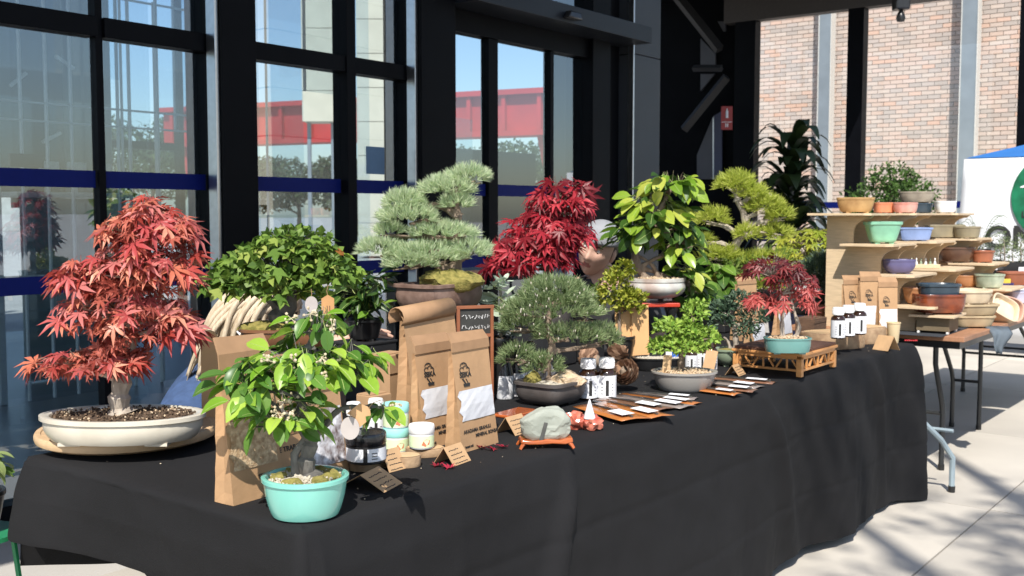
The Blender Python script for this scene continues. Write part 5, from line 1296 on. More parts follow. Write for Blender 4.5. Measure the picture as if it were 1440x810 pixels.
# --- card sheets, red stand under the white bowl
for x, w_, h, lb in ((879, 28, 82, 'left orange card sheet with leaf shadows behind the pine cones'), (901, 26, 82, 'right orange card sheet behind the pine cones')):
    p, s = at(x, 512); t = T('card_sheet', lb, 'card', p + ZU, RZ + .15); box('sheet', mt('orange_card', (.62, .36, .16), .75, .06, 10), t, (0, h * s * .05, h * s / 2), (w_ * s * .96, .006, h * s), .001, R=Matrix.Rotation(-.1, 3, 'X')); box('back_strut', kraft_d, t, (0, h * s * .05 + .03, h * s * .3), (w_ * s * .3, .05, .004), 0, R=Matrix.Rotation(.9, 3, 'X'))
p, s = atY(921, 423, 2.38)
t = T('red_stand', 'red topped stand with black legs under the white bowl', 'stand', (p.x, p.y, TZ + .0005), RZ); h_ = p.z - TZ - .002
box('top_board', mt('red_lacquer', (.50, .045, .02), .3, .1, 12, coat=.5), t, (0, 0, h_ - .011), (.20, .16, .018), .003)
for sx in (-1, 1):
    for sy in (-1, 1): q = MB(); q.lathe([(.5, 0), (.6, .01), (.5, h_ * .4), (.55, h_ * .7), (1, h_ * .84), (1, h_ - .022)], .022, .022, 14); q.build('leg', blackp, t, (sx * .07, sy * .05, 0))
p, s = at(925, 520); t = T('gravel_tray', 'shallow black tray of pale gravel behind the boxleaf pot', 'tray', p + ZU, RZ)
pot(t, blackp, 36 * s, 22 * s, 18 * s, 2.5, .85, soil=grit_w, feet=False); grit(t, grit_w, 120, 32 * s, 18 * s, 16 * s, .006)
p, s = at(945, 514, .755); t = T('blue_card', 'small blue and white card standing in the gravel tray', 'card', p, RZ + .2); box('blue_half', mt('card_blue', (.03, .11, .45), .5, .08, 14), t, (.012, 0, .03), (.026, .0015, .05), 0); box('white_half', paperw, t, (-.014, 0, .03), (.024, .0015, .05), 0)
q = MB(); q.lathe([(.007, 0), (.009, 0)], n=12, close=False); q.build('printed_mark', paperw, t, (.012, -.0012, .026), (PI / 2, 0, 0))
p, s = at(992, 524); t = T('leaning_card', 'buff card leaning on the brown bottles behind the boxleaf pot', 'card', p + V((.0, -.02, 0)), RZ); box('sheet', card_m, t, (0, 0, .052), (.045, .002, .075), 0, R=Euler((-.2, .25, 0)).to_matrix())
# --- wooden chalk sign
p, s = atY(668, 470, 2.15)
t = T('wooden_sign', 'small wood framed black sign with white handwriting behind the kraft bags', 'sign', (p.x, p.y, TZ + .0005), RZ + .35)
z0 = p.z - TZ; w_, h_ = 46 * s, 36 * s; wr = mt('red_wood', (.26, .09, .04), .45, .15, 12)
for sx in (-1, 1): box('post', wr, t, (sx * (w_ / 2 + .004), 0, (z0 + h_) / 2), (.010, .012, z0 + h_), .001)
box('rail', wr, t, (0, 0, z0 + h_ + .005), (w_ + .022, .0125, .010), .001); box('rail', wr, t, (0, 0, z0 - .005), (w_ + .0, .012, .010), .001)
box('board', mt('chalkboard', (.035, .035, .032), .7, .3, 20), t, (0, .002, z0 + h_ / 2), (w_, .004, h_), 0)
rr = random.Random(5); q = MB(); x = -w_ * .4
for r_ in range(2):
    x = -w_ * .42
    while x < w_ * .4:
        a = V((x, -.002, z0 + h_ * (.68 - .4 * r_))); q.tube([a + V((k * .0022, 0, rr.uniform(-1, 1) * h_ * .09)) for k in range(4)], .0009, 4); x += .0105
q.build('handwriting', inkw, t)
# --- goods at the far end
G = 'kraft bags at the far end of the table'
p, s = at(1046, 492, .74); p.y += .35; p, s = atY(1048, 455, 2.25); p.z = TZ + .0005
bag('open kraft bag filled with red leaves behind the maroon maple', p, .15, .30, .07, -.2, None, None, (), .1, seed=11)
p, s = atY(1062, 455, 2.12); p.z = TZ + .0005
bag('pale kraft bag standing just left of the maroon maple trunk', p, .12, .22, .05, -.1, (-.42, .45, .1, .45), None, (), .14, silver, seed=12)
p, s = atY(1100, 455, 2.15); p.z = TZ + .0005
bag('kraft bag with silver window behind the teal oval pot', p, .15, .17, .05, 0, (-.44, .45, .1, .7), None, (), .1, silver, seed=13)
p, s = at(1200, 468); p.z += .0005
bag('kraft bag with printed bonsai mark behind the three white bottles', p, .13, .29, .05, -.5, (-.42, .45, .12, .45), (-.1, .55, .34), (), .14, silver, seed=14, lean=.05)
p, s = at(1222, 468); p.z += .0005
bag('kraft bag leaning right, between the bottles and the plywood stand', p, .12, .31, .05, -.7, (-.42, .45, .12, .45), (-.1, .55, .34), (), .14, silver, seed=15)
p, s = at(1246, 478); p.z += .0005
bag('slim kraft bag with silver window next to the paper cup', p, .10, .30, .05, -.75, (-.42, .45, .20, .50), (-.1, .56, .34), (), .14, silver, seed=16)
carton('brown carton left of the first plywood pot stand', 1184, 452, .12, .09, .26, .1)
p, s = at(1172, 491); _, zs = slice_('thick raw edged timber slab under the white bottles', 1170, 488, 90 * s, 62 * s, 22 * s, 21, RZ + .4, 'timber slab', 3)
p, s = at(1212, 480); _, zs2 = slice_('second raw timber slab, behind and right of the first', 1208, 481, 70 * s, 55 * s, 22 * s, 23, RZ + .2, 'timber slab', 3)
carton('weathered brown timber block behind the slab of bottles', 1140, 470, .16, .10, .085, 0, 'timber_block', mt('weathered_wood', (.11, .06, .035), .85, .3, 30, .4, 60, st=(1, 1, 6)))
for i, (x, y, lb) in enumerate(((1178, 476, 'front white capped bottle on the timber slab'), (1192, 473, 'middle white capped bottle on the timber slab'), (1208, 470, 'right white capped bottle on the timber slab'))):
    p, s = at(x, y, zs + .004 if i < 2 else zs2 + .004); bottle(lb, p, 19.5 * s, 44 * s, rz=RZ, group='white capped bottles on the slab')
p, s = at(1256, 482); t = T('paper_cup', 'cream paper cup at the far end of the black cloth', 'cup', p + ZU, 0)
q = MB(); q.lathe([(.72, 0), (.74, .002), (.97, 27 * s), (1.04, 27.5 * s), (1.04, 29 * s), (.96, 29 * s), (.9, 20 * s), (.7, .006)], 9.5 * s, 9.5 * s, 28); q.build('cup_wall', mt('cup_cream', (.70, .55, .33), .6, .05, 12), t)
p, s = at(1281, 480); t = T('bead_string', 'short string of red beads on the far corner of the cloth', 'beads', p + V((0, 0, .004)), RZ)
q = MB()
for k in range(7): q.blob(((k - 3) * .009, .003 * math.sin(k), 0), (.0045,) * 3, k, 0, 2)
q.build('bead_row', mt('bead_red', (.45, .015, .02), .25, .1, coat=.5), t)
# ================================================================ PLYWOOD POT STANDS AND POTS
TREAD = (1.35, 1.19, 1.035, .88)
FRONT = (1.905, 1.79, 1.68, 1.575)
BACKY = (2.24, 2.06, 1.95, 1.85)
def potstand(label, xc, g='plywood display stands on the brown table'):
    t = T('display_stand', label, 'display stand', (xc, 0, TZ + .0005), 0, g); W = .34
    for sx in (-1, 1):
        poly = [(2.18, 0), (2.18, TREAD[0] - TZ - .013)]
        for k in range(4):
            zt = TREAD[k] - TZ - .013; yin = (2.035, 1.885, 1.785, 1.70)[k]; y0 = yin - .085
            poly.append((y0 - .02, zt)); zn = (TREAD[k + 1] - TZ - .013) if k < 3 else 0
            for i in range(7):
                a = i / 6 * PI / 2; poly.append((y0 + .085 * math.sin(a), zt - .016 - .07 * (1 - math.cos(a))))
            poly.append((yin, zn))
        mb = MB(); mb.prism(poly, -.006, .006, 'yz'); mb.build('side_panel', ply, t, (sx * (W / 2 - .035), 0, 0), smooth=False)
    for k in range(4):
        y0, y1 = FRONT[k], BACKY[k]
        pl_ = [(-W / 2 - .10, y0 + .03), (-W / 2 - .07, y0), (W / 2 - .03, y0), (W / 2, y0 + .03), (W / 2, y1), (-W / 2 - .10, y1)]
        mb = MB(); mb.prism(pl_, TREAD[k] - TZ - .012, TREAD[k] - TZ, 'xy'); mb.build('tread', ply, t, smooth=False, bev=.001)
XS = (5.72, 6.46, 7.30)
for x, lb in zip(XS, ('nearest stepped plywood pot stand', 'middle stepped plywood pot stand', 'farthest stepped plywood pot stand')): potstand(lb, x)
glz = lambda n, c, r=.35, v=.12, c2=None, coat=.3: mt(n, c, r, max(v, .2), 11, .15, 40, col2=c2, coat=coat, det=7)
ochre = glz('ochre_bark_glaze', (.26, .14, .05), .7, .3, (.52, .33, .14), 0); mint = glz('mint_glaze', (.22, .48, .33)); purple = glz('purple_glaze', (.10, .09, .20), .5)
orange = glz('orange_glaze', (.62, .22, .11), .4); pinkc = glz('pink_crackle', (.50, .17, .13), .45, .2, (.68, .40, .34)); bluegl = glz('blue_glaze', (.20, .28, .50), .45)
olive = glz('olive_glaze', (.26, .22, .14), .5); choc = glz('chocolate_glaze', (.10, .05, .03), .3); rust = glz('rust_glaze', (.30, .10, .05), .3); tangl = glz('tan_glaze', (.42, .19, .08), .35)
greyb = glz('grey_bark_glaze', (.17, .14, .11), .85, .3, (.38, .33, .26), 0); whitegl = glz('white_glaze', (.72, .72, .70), .3); greengl = glz('green_crystal', (.20, .25, .17), .3, .3, (.50, .55, .42))
darkred = glz('dark_red_glaze', (.05, .012, .010), .18, .4, (.26, .06, .02), .6); bluek = glz('blue_black_glaze', (.03, .05, .07), .25); khaki = glz('khaki_clay', (.40, .31, .19), .7, .1, None, 0); creamc = glz('cream_clay', (.62, .50, .35), .8, .1, None, 0)
def dpot(label, X, px_, py_, w_, h_, m, e=2, foot=.8, belly=.02, lip=.05, asp=.7, z=None, rz=None, n=40, p=.8):
    """an empty pot standing at depth X with its foot at photo pixel (px_, py_)"""
    q, s = atX(px_, py_, X)
    if z is not None: q.z = z + .0008
    t = T('glazed_pot' if m not in (khaki, creamc) else 'clay_pot', label, 'pot', q, RZ if rz is None else rz, 'empty bonsai pots for sale')
    pot(t, m, w_ / 2 * s, w_ / 2 * s * asp, h_ * s, e, foot, p, belly, lip, .16, n=n, soil=None)
    return t
x = XS[0] - .10
dpot('ochre bark textured pot on the top step of the nearest stand', x, 1203, 300, 52, 22, ochre, 2, .78, .03, .03, .6, TREAD[0])
dpot('mint green flared pot on the second step of the nearest stand', x, 1241, 341, 46, 31, mint, 5, .70, 0, .08, .7, TREAD[1])
dpot('dusky purple pot on the third step of the nearest stand', x, 1264, 383, 42, 20, purple, 4, .70, .08, .02, .7, TREAD[2])
dpot('tan orange round pot on the lowest step of the nearest stand', x, 1291, 424, 42, 24, tangl, 2, .72, .06, .03, .8, TREAD[3])
x = XS[1] - .18
dpot('orange straight sided pot on the top step of the middle stand', x, 1244, 299, 30, 15, orange, 4, .92, 0, .02, .7, TREAD[0])
dpot('pink crackled pot on the top step of the middle stand', x, 1273, 299, 34, 15, pinkc, 2, .85, .03, .02, .7, TREAD[0])
dpot('blue rectangular pot on the second step of the middle stand', x, 1284, 337, 46, 19, bluegl, 7, .86, 0, .06, .6, TREAD[1])
p, s = atX(1297, 366, x)
t = T('figurine_board', 'pale board of tiny white figures on the third step of the middle stand', 'board', (p.x, p.y, TREAD[2] + .001), RZ)
box('plank', ply, t, (0, 0, .012), (42 * s, 24 * s, .022), .002)
for k in range(6): q = MB(); q.lathe([(1, 0), (.8, .012), (.3, .02), (.6, .028), (.1, .036)], .008, .008, 10); q.build('figure', white if k % 2 else cel, t, ((k - 2.5) * 6.5 * s, -4 * s, .023))
x = XS[2] - .19
dpot('grey bark textured pot raised on a black pot, top step of the farthest stand', x, 1289, 284, 48, 16, greyb, 2, .86, .02, .02, .7, TREAD[0] + .066)
dpot('black pot upturned under the grey bark pot', x, 1289, 298, 40, 14, bluek, 4, .9, 0, .02, .7, TREAD[0])
p_ = dpot('white wavy glazed pot on the top step of the farthest stand', x, 1329, 297, 28, 17, whitegl, 4, .85, .04, .02, .7, TREAD[0])
dpot('long olive rectangular pot on the second step of the farthest stand', x, 1328, 336, 50, 19, olive, 8, .92, 0, .02, .5, TREAD[1])
dpot('olive oval pot at the right end of the second step', x, 1360, 335, 36, 17, olive, 2, .86, 0, .04, .8, TREAD[1])
dpot('wide chocolate brown pot on the third step of the farthest stand', x, 1343, 366, 52, 22, choc, 2, .76, .04, .05, .7, TREAD[2])
dpot('rust red pot right of the chocolate brown pot', x + .1, 1382, 366, 30, 17, rust, 2, .85, 0, .08, .8, TREAD[2])
dpot('tan oval pot on the lowest step of the farthest stand', x, 1358, 404, 38, 17, tangl, 2, .70, .08, .02, .7, TREAD[3])
dpot('green crystalline bowl on the lowest step of the farthest stand', x, 1391, 403, 40, 20, greengl, 2, .84, .02, .05, .8, TREAD[3])
# on the brown table top in front of the stands
p, s = at(1318, 467, .742)
t = T('khaki_box', 'khaki card box on small white feet carrying a plywood sheet', 'box', (p.x, p.y, .741), 0.05)
box('body', mt('khaki_card', (.16, .12, .07), .8, .1, 12), t, (0, 0, .05), (.20, .16, .07), .002)
for sx in (-1, 1):
    for sy in (-1, 1): box('foot', whitegl, t, (sx * .085, sy * .07, .0075), (.03, .012, .014), .003)
t2 = T('plywood_sheet', 'thin plywood sheet between the khaki box and the dark red bowl', 'board', (p.x, p.y, .8265), .05); box('sheet', ply, t2, (0, 0, .006), (.27, .22, .011), .001)
zb_ = .839
q, s2 = at(1320, 450, zb_)
def tpot(label, pos, w_, h_, m, e=2, foot=.8, belly=.03, lip=.04, asp=.75, rz=RZ):
    t = T('glazed_pot', label, 'pot', pos, rz, 'empty bonsai pots for sale'); pot(t, m, w_ / 2, w_ / 2 * asp, h_, e, foot, .8, belly, lip, .16, soil=None); return t
c = V((p.x, p.y, zb_))
tpot('dark red glossy oval bowl on the plywood sheet', c, 70 * s, 28 * s, darkred, 3, .88, .03, .02, .75)
tpot('blue black oval pot nested in the dark red bowl', c + V((0, 0, 15 * s)), 56 * s, 27 * s, bluek, 2.6, .9, .0, .06, .75)
p, s = at(1340, 452, .742); p += V((.22, .10, .0))
tpot('rough pale bowl with a dark spotted rim behind the dark red bowl', p + V((-.05, .08, .0)), 66 * s, 44 * s, glz('spotted_cream', (.50, .42, .31), .7, .2, (.60, .52, .40), 0), 2, .6, .1, .1, .8)
p, s = at(1388, 462, .742)
for k, (w_, h_, m_, lb) in enumerate(((60, 17, khaki, 'lowest khaki octagonal pot of the stack near the table corner'), (68, 17, khaki, 'middle khaki pot of the stack near the table corner'), (62, 20, creamc, 'top cream pot of the stack near the table corner'))):
    t = T('clay_pot', lb, 'pot', p + V((.05, .10, .001 + (0, 16.4, 32.8)[k] * s)), RZ + .2 * k, 'stacked unglazed clay pots'); pot(t, m_, w_ / 2 * s, w_ / 2 * s * .8, h_ * s, 4 if k < 2 else 2, .85, .8, 0, .05, .2, soil=None, n=36)
p, s = at(1412, 452, .742)
t = T('clay_pot', 'cream pot lying on its side at the table corner', 'pot', p + V((.0, .05, .034)), RZ, 'stacked unglazed clay pots'); o = pot(t, creamc, 20 * s, 18 * s, 24 * s, 4, .8, soil=None, feet=False); o.rotation_euler = (.9, .5, 0)
t = T('clay_pot', 'pinkish pot lying behind the tipped cream pot', 'pot', p + V((.09, .04, .036)), RZ, 'stacked unglazed clay pots'); o = pot(t, glz('pink_clay', (.58, .36, .27), .8, .1, None, 0), 19 * s, 17 * s, 26 * s, 3, .8, soil=None, feet=False); o.rotation_euler = (1.2, .3, 0)
p, s = at(1432, 440, .742)
dpl = mt('black_felt', (.03, .034, .042), .95, .2, 10)
q0, s = at(1405, 462, .742)
t = T('grey_cloth', 'crumpled blue grey cloth hanging over the gap between the brown tables', 'cloth', q0, RZ)
q = MB(); N = 8
for i in range(N + 1):
    for j in range(8):
        u, v_ = i / N, j / 7; x_ = (u - .5) * 34 * s * (1 - .75 * v_) - .02 * v_ + .006 * math.sin(v_ * 7); y_ = -.02 - .03 * math.sin(v_ * 1.5) - .014 * math.sin(u * 9 + v_ * 3)
        z_ = .004 - v_ * 34 * s - .018 * abs(u - .45); q.v.append((x_, y_ + (.06 if j == 0 else 0), z_ if j else .006))
for i in range(N):
    for j in range(7): q.f.append((i * 8 + j, (i + 1) * 8 + j, (i + 1) * 8 + j + 1, i * 8 + j + 1)); q.m.append(0)
o = q.build('fabric', mt('blue_grey_cloth', (.10, .125, .15), .9, .2, 14), t, smooth='all'); o.modifiers.new('thick', 'SOLIDIFY').thickness = .003
p, s = at(1290, 470, .742)
t = T('felt_mat', 'grey black felt mat on the brown table before the khaki box', 'mat', (p.x + .05, p.y - .03, .741), .02); box('mat_sheet', dpl, t, (.25, .05, .0015), (.72, .30, .0025), 0)
p, s = at(1298, 465, .745); t = T('steel_clip', 'small shiny clip on the felt mat at the table edge', 'clip', p, RZ)
for k in (-1, 1): q = MB(); q.tube([(k * .012, 0, .004), (k * .02, .01, .014), (k * .012, .02, .018)], .004, 8); q.build('arm', metal, t)
# ---- herb trays at the far right
herb = LI('herb_leaf', (.10, .16, .06), (.34, .40, .22)); herb2 = LI('fern_leaf', (.05, .11, .02), (.15, .24, .06)); herb3 = LI('silver_herb', (.26, .32, .26), (.5, .56, .48))
def tray(label, px_, py_, X, w_, h_):
    p, s = atX(px_, py_, X); t = T('plant_tray', label, 'tray', p, RZ)
    box('side', blackp, t, (0, -.08, h_ * s / 2), (w_ * s, .006, h_ * s), .001); box('side', blackp, t, (0, .08, h_ * s / 2), (w_ * s, .006, h_ * s), .001)
    for k in (-1, 1): box('end', blackp, t, (k * (w_ * s / 2 - .003), 0, h_ * s / 2), (.006, .154, h_ * s), .001)
    box('base', blackp, t, (0, 0, .003), (w_ * s - .014, .152, .005), 0); box('soil_fill', soil_m, t, (0, 0, h_ * s * .4), (w_ * s - .014, .152, h_ * s * .6), 0)
    box('sticker', paperw, t, (-.1 * w_ * s, -.0845, h_ * s * .6), (9 * s, .001, 6 * s), 0)
    return t, p, s
HX = 7.95
for i, (x0, y0, w_) in enumerate(((1394, 390, 34), (1434, 392, 58))):
    t, p, s = tray(('left black tray of young herbs at the far right', 'right black tray of young herbs at the far right')[i], x0, y0, HX, w_, 24)
    bx = T('tray_bench', ('low black bench under the left herb tray', 'low black bench under the right herb tray')[i], 'bench', (p.x, p.y, TZ + .0005), RZ); hh = p.z - TZ - .002
    box('shelf', blackp, bx, (0, 0, hh - .006), (w_ * s, .18, .01), 0)
    for sx in (-1, 1): box('leg', blackp, bx, (sx * (w_ * s / 2 - .01), 0, (hh - .012) / 2), (.012, .15, hh - .012), 0)
    for k in range(3 if i == 0 else 5):
        xx = (k + .5) / (3 if i == 0 else 5) * w_ - w_ / 2; hgt = rnd(16, 34) if i else rnd(16, 24)
        h_ = T('herb_seedling', '%s seedling in the %s herb tray' % (('leftmost', 'second', 'middle', 'fourth', 'rightmost')[k] if i else ('left', 'middle', 'right')[k], ('left', 'right')[i]), 'seedling', (p.x, p.y, p.z + 14 * s), RZ, 'herb seedlings in black trays')
        h_.location += V((math.cos(RZ), math.sin(RZ), 0)) * xx * s
        pd = [(0, 0, hgt, 10, 10, 11), (rnd(-4, 4), 0, hgt + 10, 8, 8, 9), (rnd(-5, 5), -4, hgt - 9, 9, 8, 7)]
        trunk(h_, bark_p, s, [(0, 0, 0), (1, 0, hgt * .5), (0, 0, hgt)], 1.4, .7, pads=pd)
        smallfoliage(h_, herb3 if (i == 0 and k == 1) else herb, pd, s, 170, 4.5, asp=.3)
p, s = atX(1432, 402, 7.75); tpot('red brown rectangular pot below the right herb tray', V((p.x, p.y, max(p.z, TZ + .001))), 52 * s, 20 * s, rust, 6, .85, 0, .04, .6)
p, s = atX(1413, 416, 7.5); tpot('small deep purple pot with a yellow label', V((p.x, p.y, TZ + .06)), 20 * s, 20 * s, glz('deep_purple', (.035, .02, .12), .4), 4, .85, 0, .04, .8)
t = T('yellow_label', 'yellow card standing in the deep purple pot', 'card', (p.x, p.y, TZ + .06 + 14 * s), RZ); box('sheet', mt('yellow_card', (.65, .48, .06), .6, .06), t, (0, 0, .03), (15 * s, .002, .05), 0)
t = T('pot_block', 'black block under the deep purple pot', 'box', (p.x, p.y, TZ + .0005), RZ); box('body', blackp, t, (0, 0, .029), (.09, .08, .058), .002)
p, s = atX(1438, 428, 7.4); tpot('pale lilac pot at the right edge of the picture', V((p.x, p.y, TZ + .03)), 44 * s, 18 * s, glz('lilac_glaze', (.50, .50, .62), .3), 5, .88, 0, .03, .6)
t = T('pot_block', 'stacked plywood sheets under the pale lilac pot', 'box', (p.x, p.y, TZ + .0005), RZ)
for k in range(3): box('sheet', ply, t, (0, 0, .0048 + .0096 * k), (.26 + .01 * k, .16, .009), .001)
p, s = atX(1376, 352, 7.9)
t = T('fern', 'feathery green fern behind the olive pots', 'plant', (p.x, p.y, TZ + .0005), RZ); k0 = (p.z - TZ) / s
pot(t, blackp, 16 * s, 16 * s, (k0 + 2) * s, 2, .75)
for k in range(22):
    a = rnd(-2.9, -.2) if k % 2 else rnd(.2, 2.9); L = rnd(22, 44) * s; m_ = MB(); tipz = rnd(18, 50) * s
    P_ = lambda u: V((math.cos(a) * L * u, math.sin(a) * L * u, k0 * s + tipz * math.sin(u * 2.0)))
    m_.tube([P_(i / 5) for i in range(6)], .0012, 3, False)
    for i in range(2, 18):
        u = i / 18; c_ = P_(u); n_ = V((-math.sin(a), math.cos(a), 0)); l_ = 7 * s * math.sin(PI * (.1 + .85 * u)); f_ = V((math.cos(a), math.sin(a), 0)) * 1.6 * s
        for sg in (-1, 1): m_.add([c_ - f_ * .5, c_ + n_ * sg * l_ + f_ - V((0, 0, l_ * .3)), c_ + f_ * .6], [(0, 1, 2)])
    m_.build('frond', herb2, t, smooth=False, fixn=False)
# ================================================================ PEOPLE
skin_m = mt('skin', (.60, .37, .28), .5, .08, 18, .08, 200); lips = mt('lips', (.36, .12, .10), .45, .08, 30)
def skinmesh(name, joints, edges, mats, parent, sub=2, loc=(0, 0, 0), root=0):
    me = bpy.data.meshes.new(name); me.from_pydata([j[0] for j in joints], edges, [])
    o = bpy.data.objects.new(name, me); C.objects.link(o)
    sk = o.modifiers.new('skin', 'SKIN'); sk.use_smooth_shade = True
    for i, j in enumerate(joints):
        r = j[1] if hasattr(j[1], '__len__') else (j[1], j[1]); me.skin_vertices[0].data[i].radius = r
        me.skin_vertices[0].data[i].use_root = (i == root)
    sd = o.modifiers.new('sub', 'SUBSURF'); sd.levels = sub; sd.render_levels = sub
    dg = bpy.context.evaluated_depsgraph_get(); m2 = bpy.data.meshes.new_from_object(o.evaluated_get(dg)); bpy.data.objects.remove(o)
    mb = MB(); mb.v = [tuple(v.co) for v in m2.vertices]; mb.f = [tuple(p.vertices) for p in m2.polygons]; mb.m = [0] * len(mb.f)
    return mb
def head_mesh(mb, R, c, k=1.0):
    """head with face; local -y is the face, z up"""
    NL, NO = 44, 56; base = len(mb.v); g = lambda x, y, sx, sy: math.exp(-(x / sx) ** 2 - (y / sy) ** 2)
    for i in range(NL + 1):
        th = PI * i / NL
        for j in range(NO):
            ph = 2 * PI * j / NO; d = V((math.sin(th) * math.sin(ph), -math.sin(th) * math.cos(ph), math.cos(th)))
            x, y, z = d.x * .074, d.y * .096, d.z * .118
            if z < 0: f = 1 - .30 * (-z / .118) ** 1.6; x *= f; y = y * (1 - .12 * (-z / .118)) 
            if d.y < 0:
                a = -d.y
                y -= a * (.020 * g(x, z + .018, .011, .016) + .011 * g(x, z - .004, .009, .026) + .006 * g(x, z - .036, .045, .010) + .007 * g(x, z + .049, .020, .0065) + .006 * g(x, z + .061, .018, .006) + .010 * g(x, z + .090, .020, .016) + .005 * g(abs(x) - .040, z + .012, .020, .02) + .006 * g(abs(x) - .010, z + .024, .006, .006))
                y += a * (.012 * g(abs(x) - .030, z - .020, .015, .012) + .004 * g(x, z + .0555, .020, .0022) + .004 * g(x, z + .073, .024, .006))
            mb.v.append(tuple(c + R @ (V((x, y, z)) * k)))
    for i in range(NL):
        for j in range(NO):
            f = (base + i * NO + j, base + (i + 1) * NO + j, base + (i + 1) * NO + (j + 1) % NO, base + i * NO + (j + 1) % NO)
            th = PI * (i + .5) / NL; ph = 2 * PI * (j + .5) / NO; z = math.cos(th) * .118; x = math.sin(th) * math.sin(ph) * .074
            mb.f.append(f); mb.m.append(1 if (math.cos(ph) > 0 and -.066 < z < -.044 and abs(x) < .023 * (1 - ((z + .055) / .014) ** 2) ** .5 if abs((z + .055) / .014) < 1 else False) else 0)
    for sg in (-1, 1):
        q = MB(); q.blob((sg * .076, .012, .0), (.010, .019, .031), 3 + sg, .2, 3); q.v = [tuple(c + R @ (V(v) * k)) for v in q.v]; mb.add(q.v, q.f)
def eyes(root, R, c, k=1.0):
    for sg in (-1, 1):
        q = MB(); q.blob((0, 0, 0), (.0115,) * 3, 1, 0, 2); q.build('eye', mt('eye_white', (.62, .58, .54), .2, .05), root, c + R @ V((sg * .030, -.072, .019)) * k)
        q = MB(); q.blob((0, 0, 0), (.0055,) * 3, 1, 0, 2); q.build('iris', mt('iris_brown', (.05, .025, .012), .15, .1), root, c + R @ V((sg * .030, -.0805, .016)) * k)
        q = MB(); q.tube([c + R @ V((sg * a, y, z)) * k for a, y, z in ((.014, -.094, .037), (.030, -.089, .043), (.046, -.074, .038))], [.003, .0042, .002], 6); q.build('eyebrow', mt('brow_hair', (.07, .045, .03), .8, .2, 80), root)
def hand(joints, edges, wrist, dirv, pn, size=1.0, curl=.35, thumb=1):
    """five fingers grown from the palm; dirv along the hand, pn out of the palm's back"""
    d = V(dirv).normalized(); n_ = (V(pn) - d * V(pn).dot(d)).normalized(); s_ = d.cross(n_)
    w0 = len(joints) - 1; W = V(wrist)
    joints.append((tuple(W + d * .045 * size), (.020 * size, .034 * size))); pm = len(joints) - 1; edges.append((w0, pm))
    for k, (off, L) in enumerate(((-.030, .066), (-.010, .078), (.010, .073), (.029, .058))):
        b = W + d * .085 * size + s_ * off * size; joints.append((tuple(b), .0095 * size)); i0 = len(joints) - 1; edges.append((pm, i0)); q = b; dd = d + s_ * off * 1.5
        for sgm in range(3):
            dd = (dd - n_ * curl * (.6 + .4 * sgm)).normalized(); q = q + dd * L * size * (.42, .33, .25)[sgm]; joints.append((tuple(q), (.0085, .0078, .0062)[sgm] * size)); i1 = len(joints) - 1; edges.append((i0, i1)); i0 = i1
    b = W + d * .025 * size - s_ * .030 * size * thumb; joints.append((tuple(b), .012 * size)); i0 = len(joints) - 1; edges.append((w0, i0)); dd = (d * .7 - s_ * .7 * thumb - n_ * .3).normalized()
    for L, r in ((.038, .0105), (.030, .0085)):
        b = b + dd * L * size; dd = (dd + d * .3).normalized(); joints.append((tuple(b), r * size)); edges.append((i0, len(joints) - 1)); i0 = len(joints) - 1
# --- man in the grey cap, seated behind the table, head tilted
hc, hs = atY(839, 352, 2.86)
man = T('person', 'man in a grey cap sitting behind the table, face lowered beside the crimson maple', 'person', (hc.x, hc.y, 0), RZ)
HZ = hc.z
Rh = Euler((.30, .40, 0)).to_matrix() ; Rh = Matrix.Rotation(.42, 3, 'Y') @ Matrix.Rotation(-.35, 3, 'Z') @ Matrix.Rotation(.30, 3, 'X')
cH = V((0, 0, HZ))
J = [((.10, .22, .52), .14), ((.09, .20, .66), .135), ((.07, .16, .84), (.16, .115)), ((.05, .11, .98), (.13, .09)), ((.035, .07, HZ - .11), .052), ((.015, .03, HZ - .04), .055),
     ((-.13, .10, .97), .065), ((-.20, .02, .76), .048), ((-.16, -.12, .775), .040), ((-.12, -.20, .79), .029),
     ((.24, .14, .96), .065), ((.32, .10, .72), .048), ((.24, -.06, .70), .040), ((.20, -.12, .74), .029),
     ((.0, .10, .50), .10), ((-.02, -.26, .49), .078), ((-.02, -.24, .10), .052), ((-.02, -.36, .05), .042),
     ((.20, .16, .50), .10), ((.22, -.24, .49), .078), ((.22, -.22, .10), .052), ((.22, -.34, .05), .042)]
E_ = [(0, 1), (1, 2), (2, 3), (3, 4), (4, 5), (3, 6), (6, 7), (7, 8), (8, 9), (3, 10), (10, 11), (11, 12), (12, 13), (0, 14), (14, 15), (15, 16), (16, 17), (0, 18), (18, 19), (19, 20), (20, 21)]
def reorder_hand(J, E_, wrist_i, d, n_, thumb=1, size=1.0, curl=.35):
    J.append((tuple(V(J[wrist_i][0]) + V(d).normalized() * .006), J[wrist_i][1])); E_.append((wrist_i, len(J) - 1)); hand(J, E_, J[-1][0], d, n_, size, curl, thumb)
reorder_hand(J, E_, 9, (.3, -.9, .0), (0, 0, 1), 1); reorder_hand(J, E_, 13, (-.5, -.8, .1), (0, 0, 1), -1)
mb = skinmesh('body', J, E_, None, man); head_mesh(mb, Rh, cH, 1.12)
mb.build('body', [skin_m, lips], man, smooth='all'); eyes(man, Rh, cH, 1.12)
shirt = mt('grey_shirt', (.055, .055, .06), .85, .15, 20, .2, 200)
k = 1.13
mbs = skinmesh('shirt', [(J[i][0], tuple(v * k for v in (J[i][1] if hasattr(J[i][1], '__len__') else (J[i][1],) * 2))) for i in (0, 1, 2, 3)] + [((.045, .09, 1.02), (.075, .075))] + [(J[i][0], J[i][1] * 1.18) for i in (6, 7, 10, 11)], [(0, 1), (1, 2), (2, 3), (3, 4), (3, 5), (5, 6), (3, 7), (7, 8)], None, man); mbs.build('shirt', shirt, man, smooth='all')
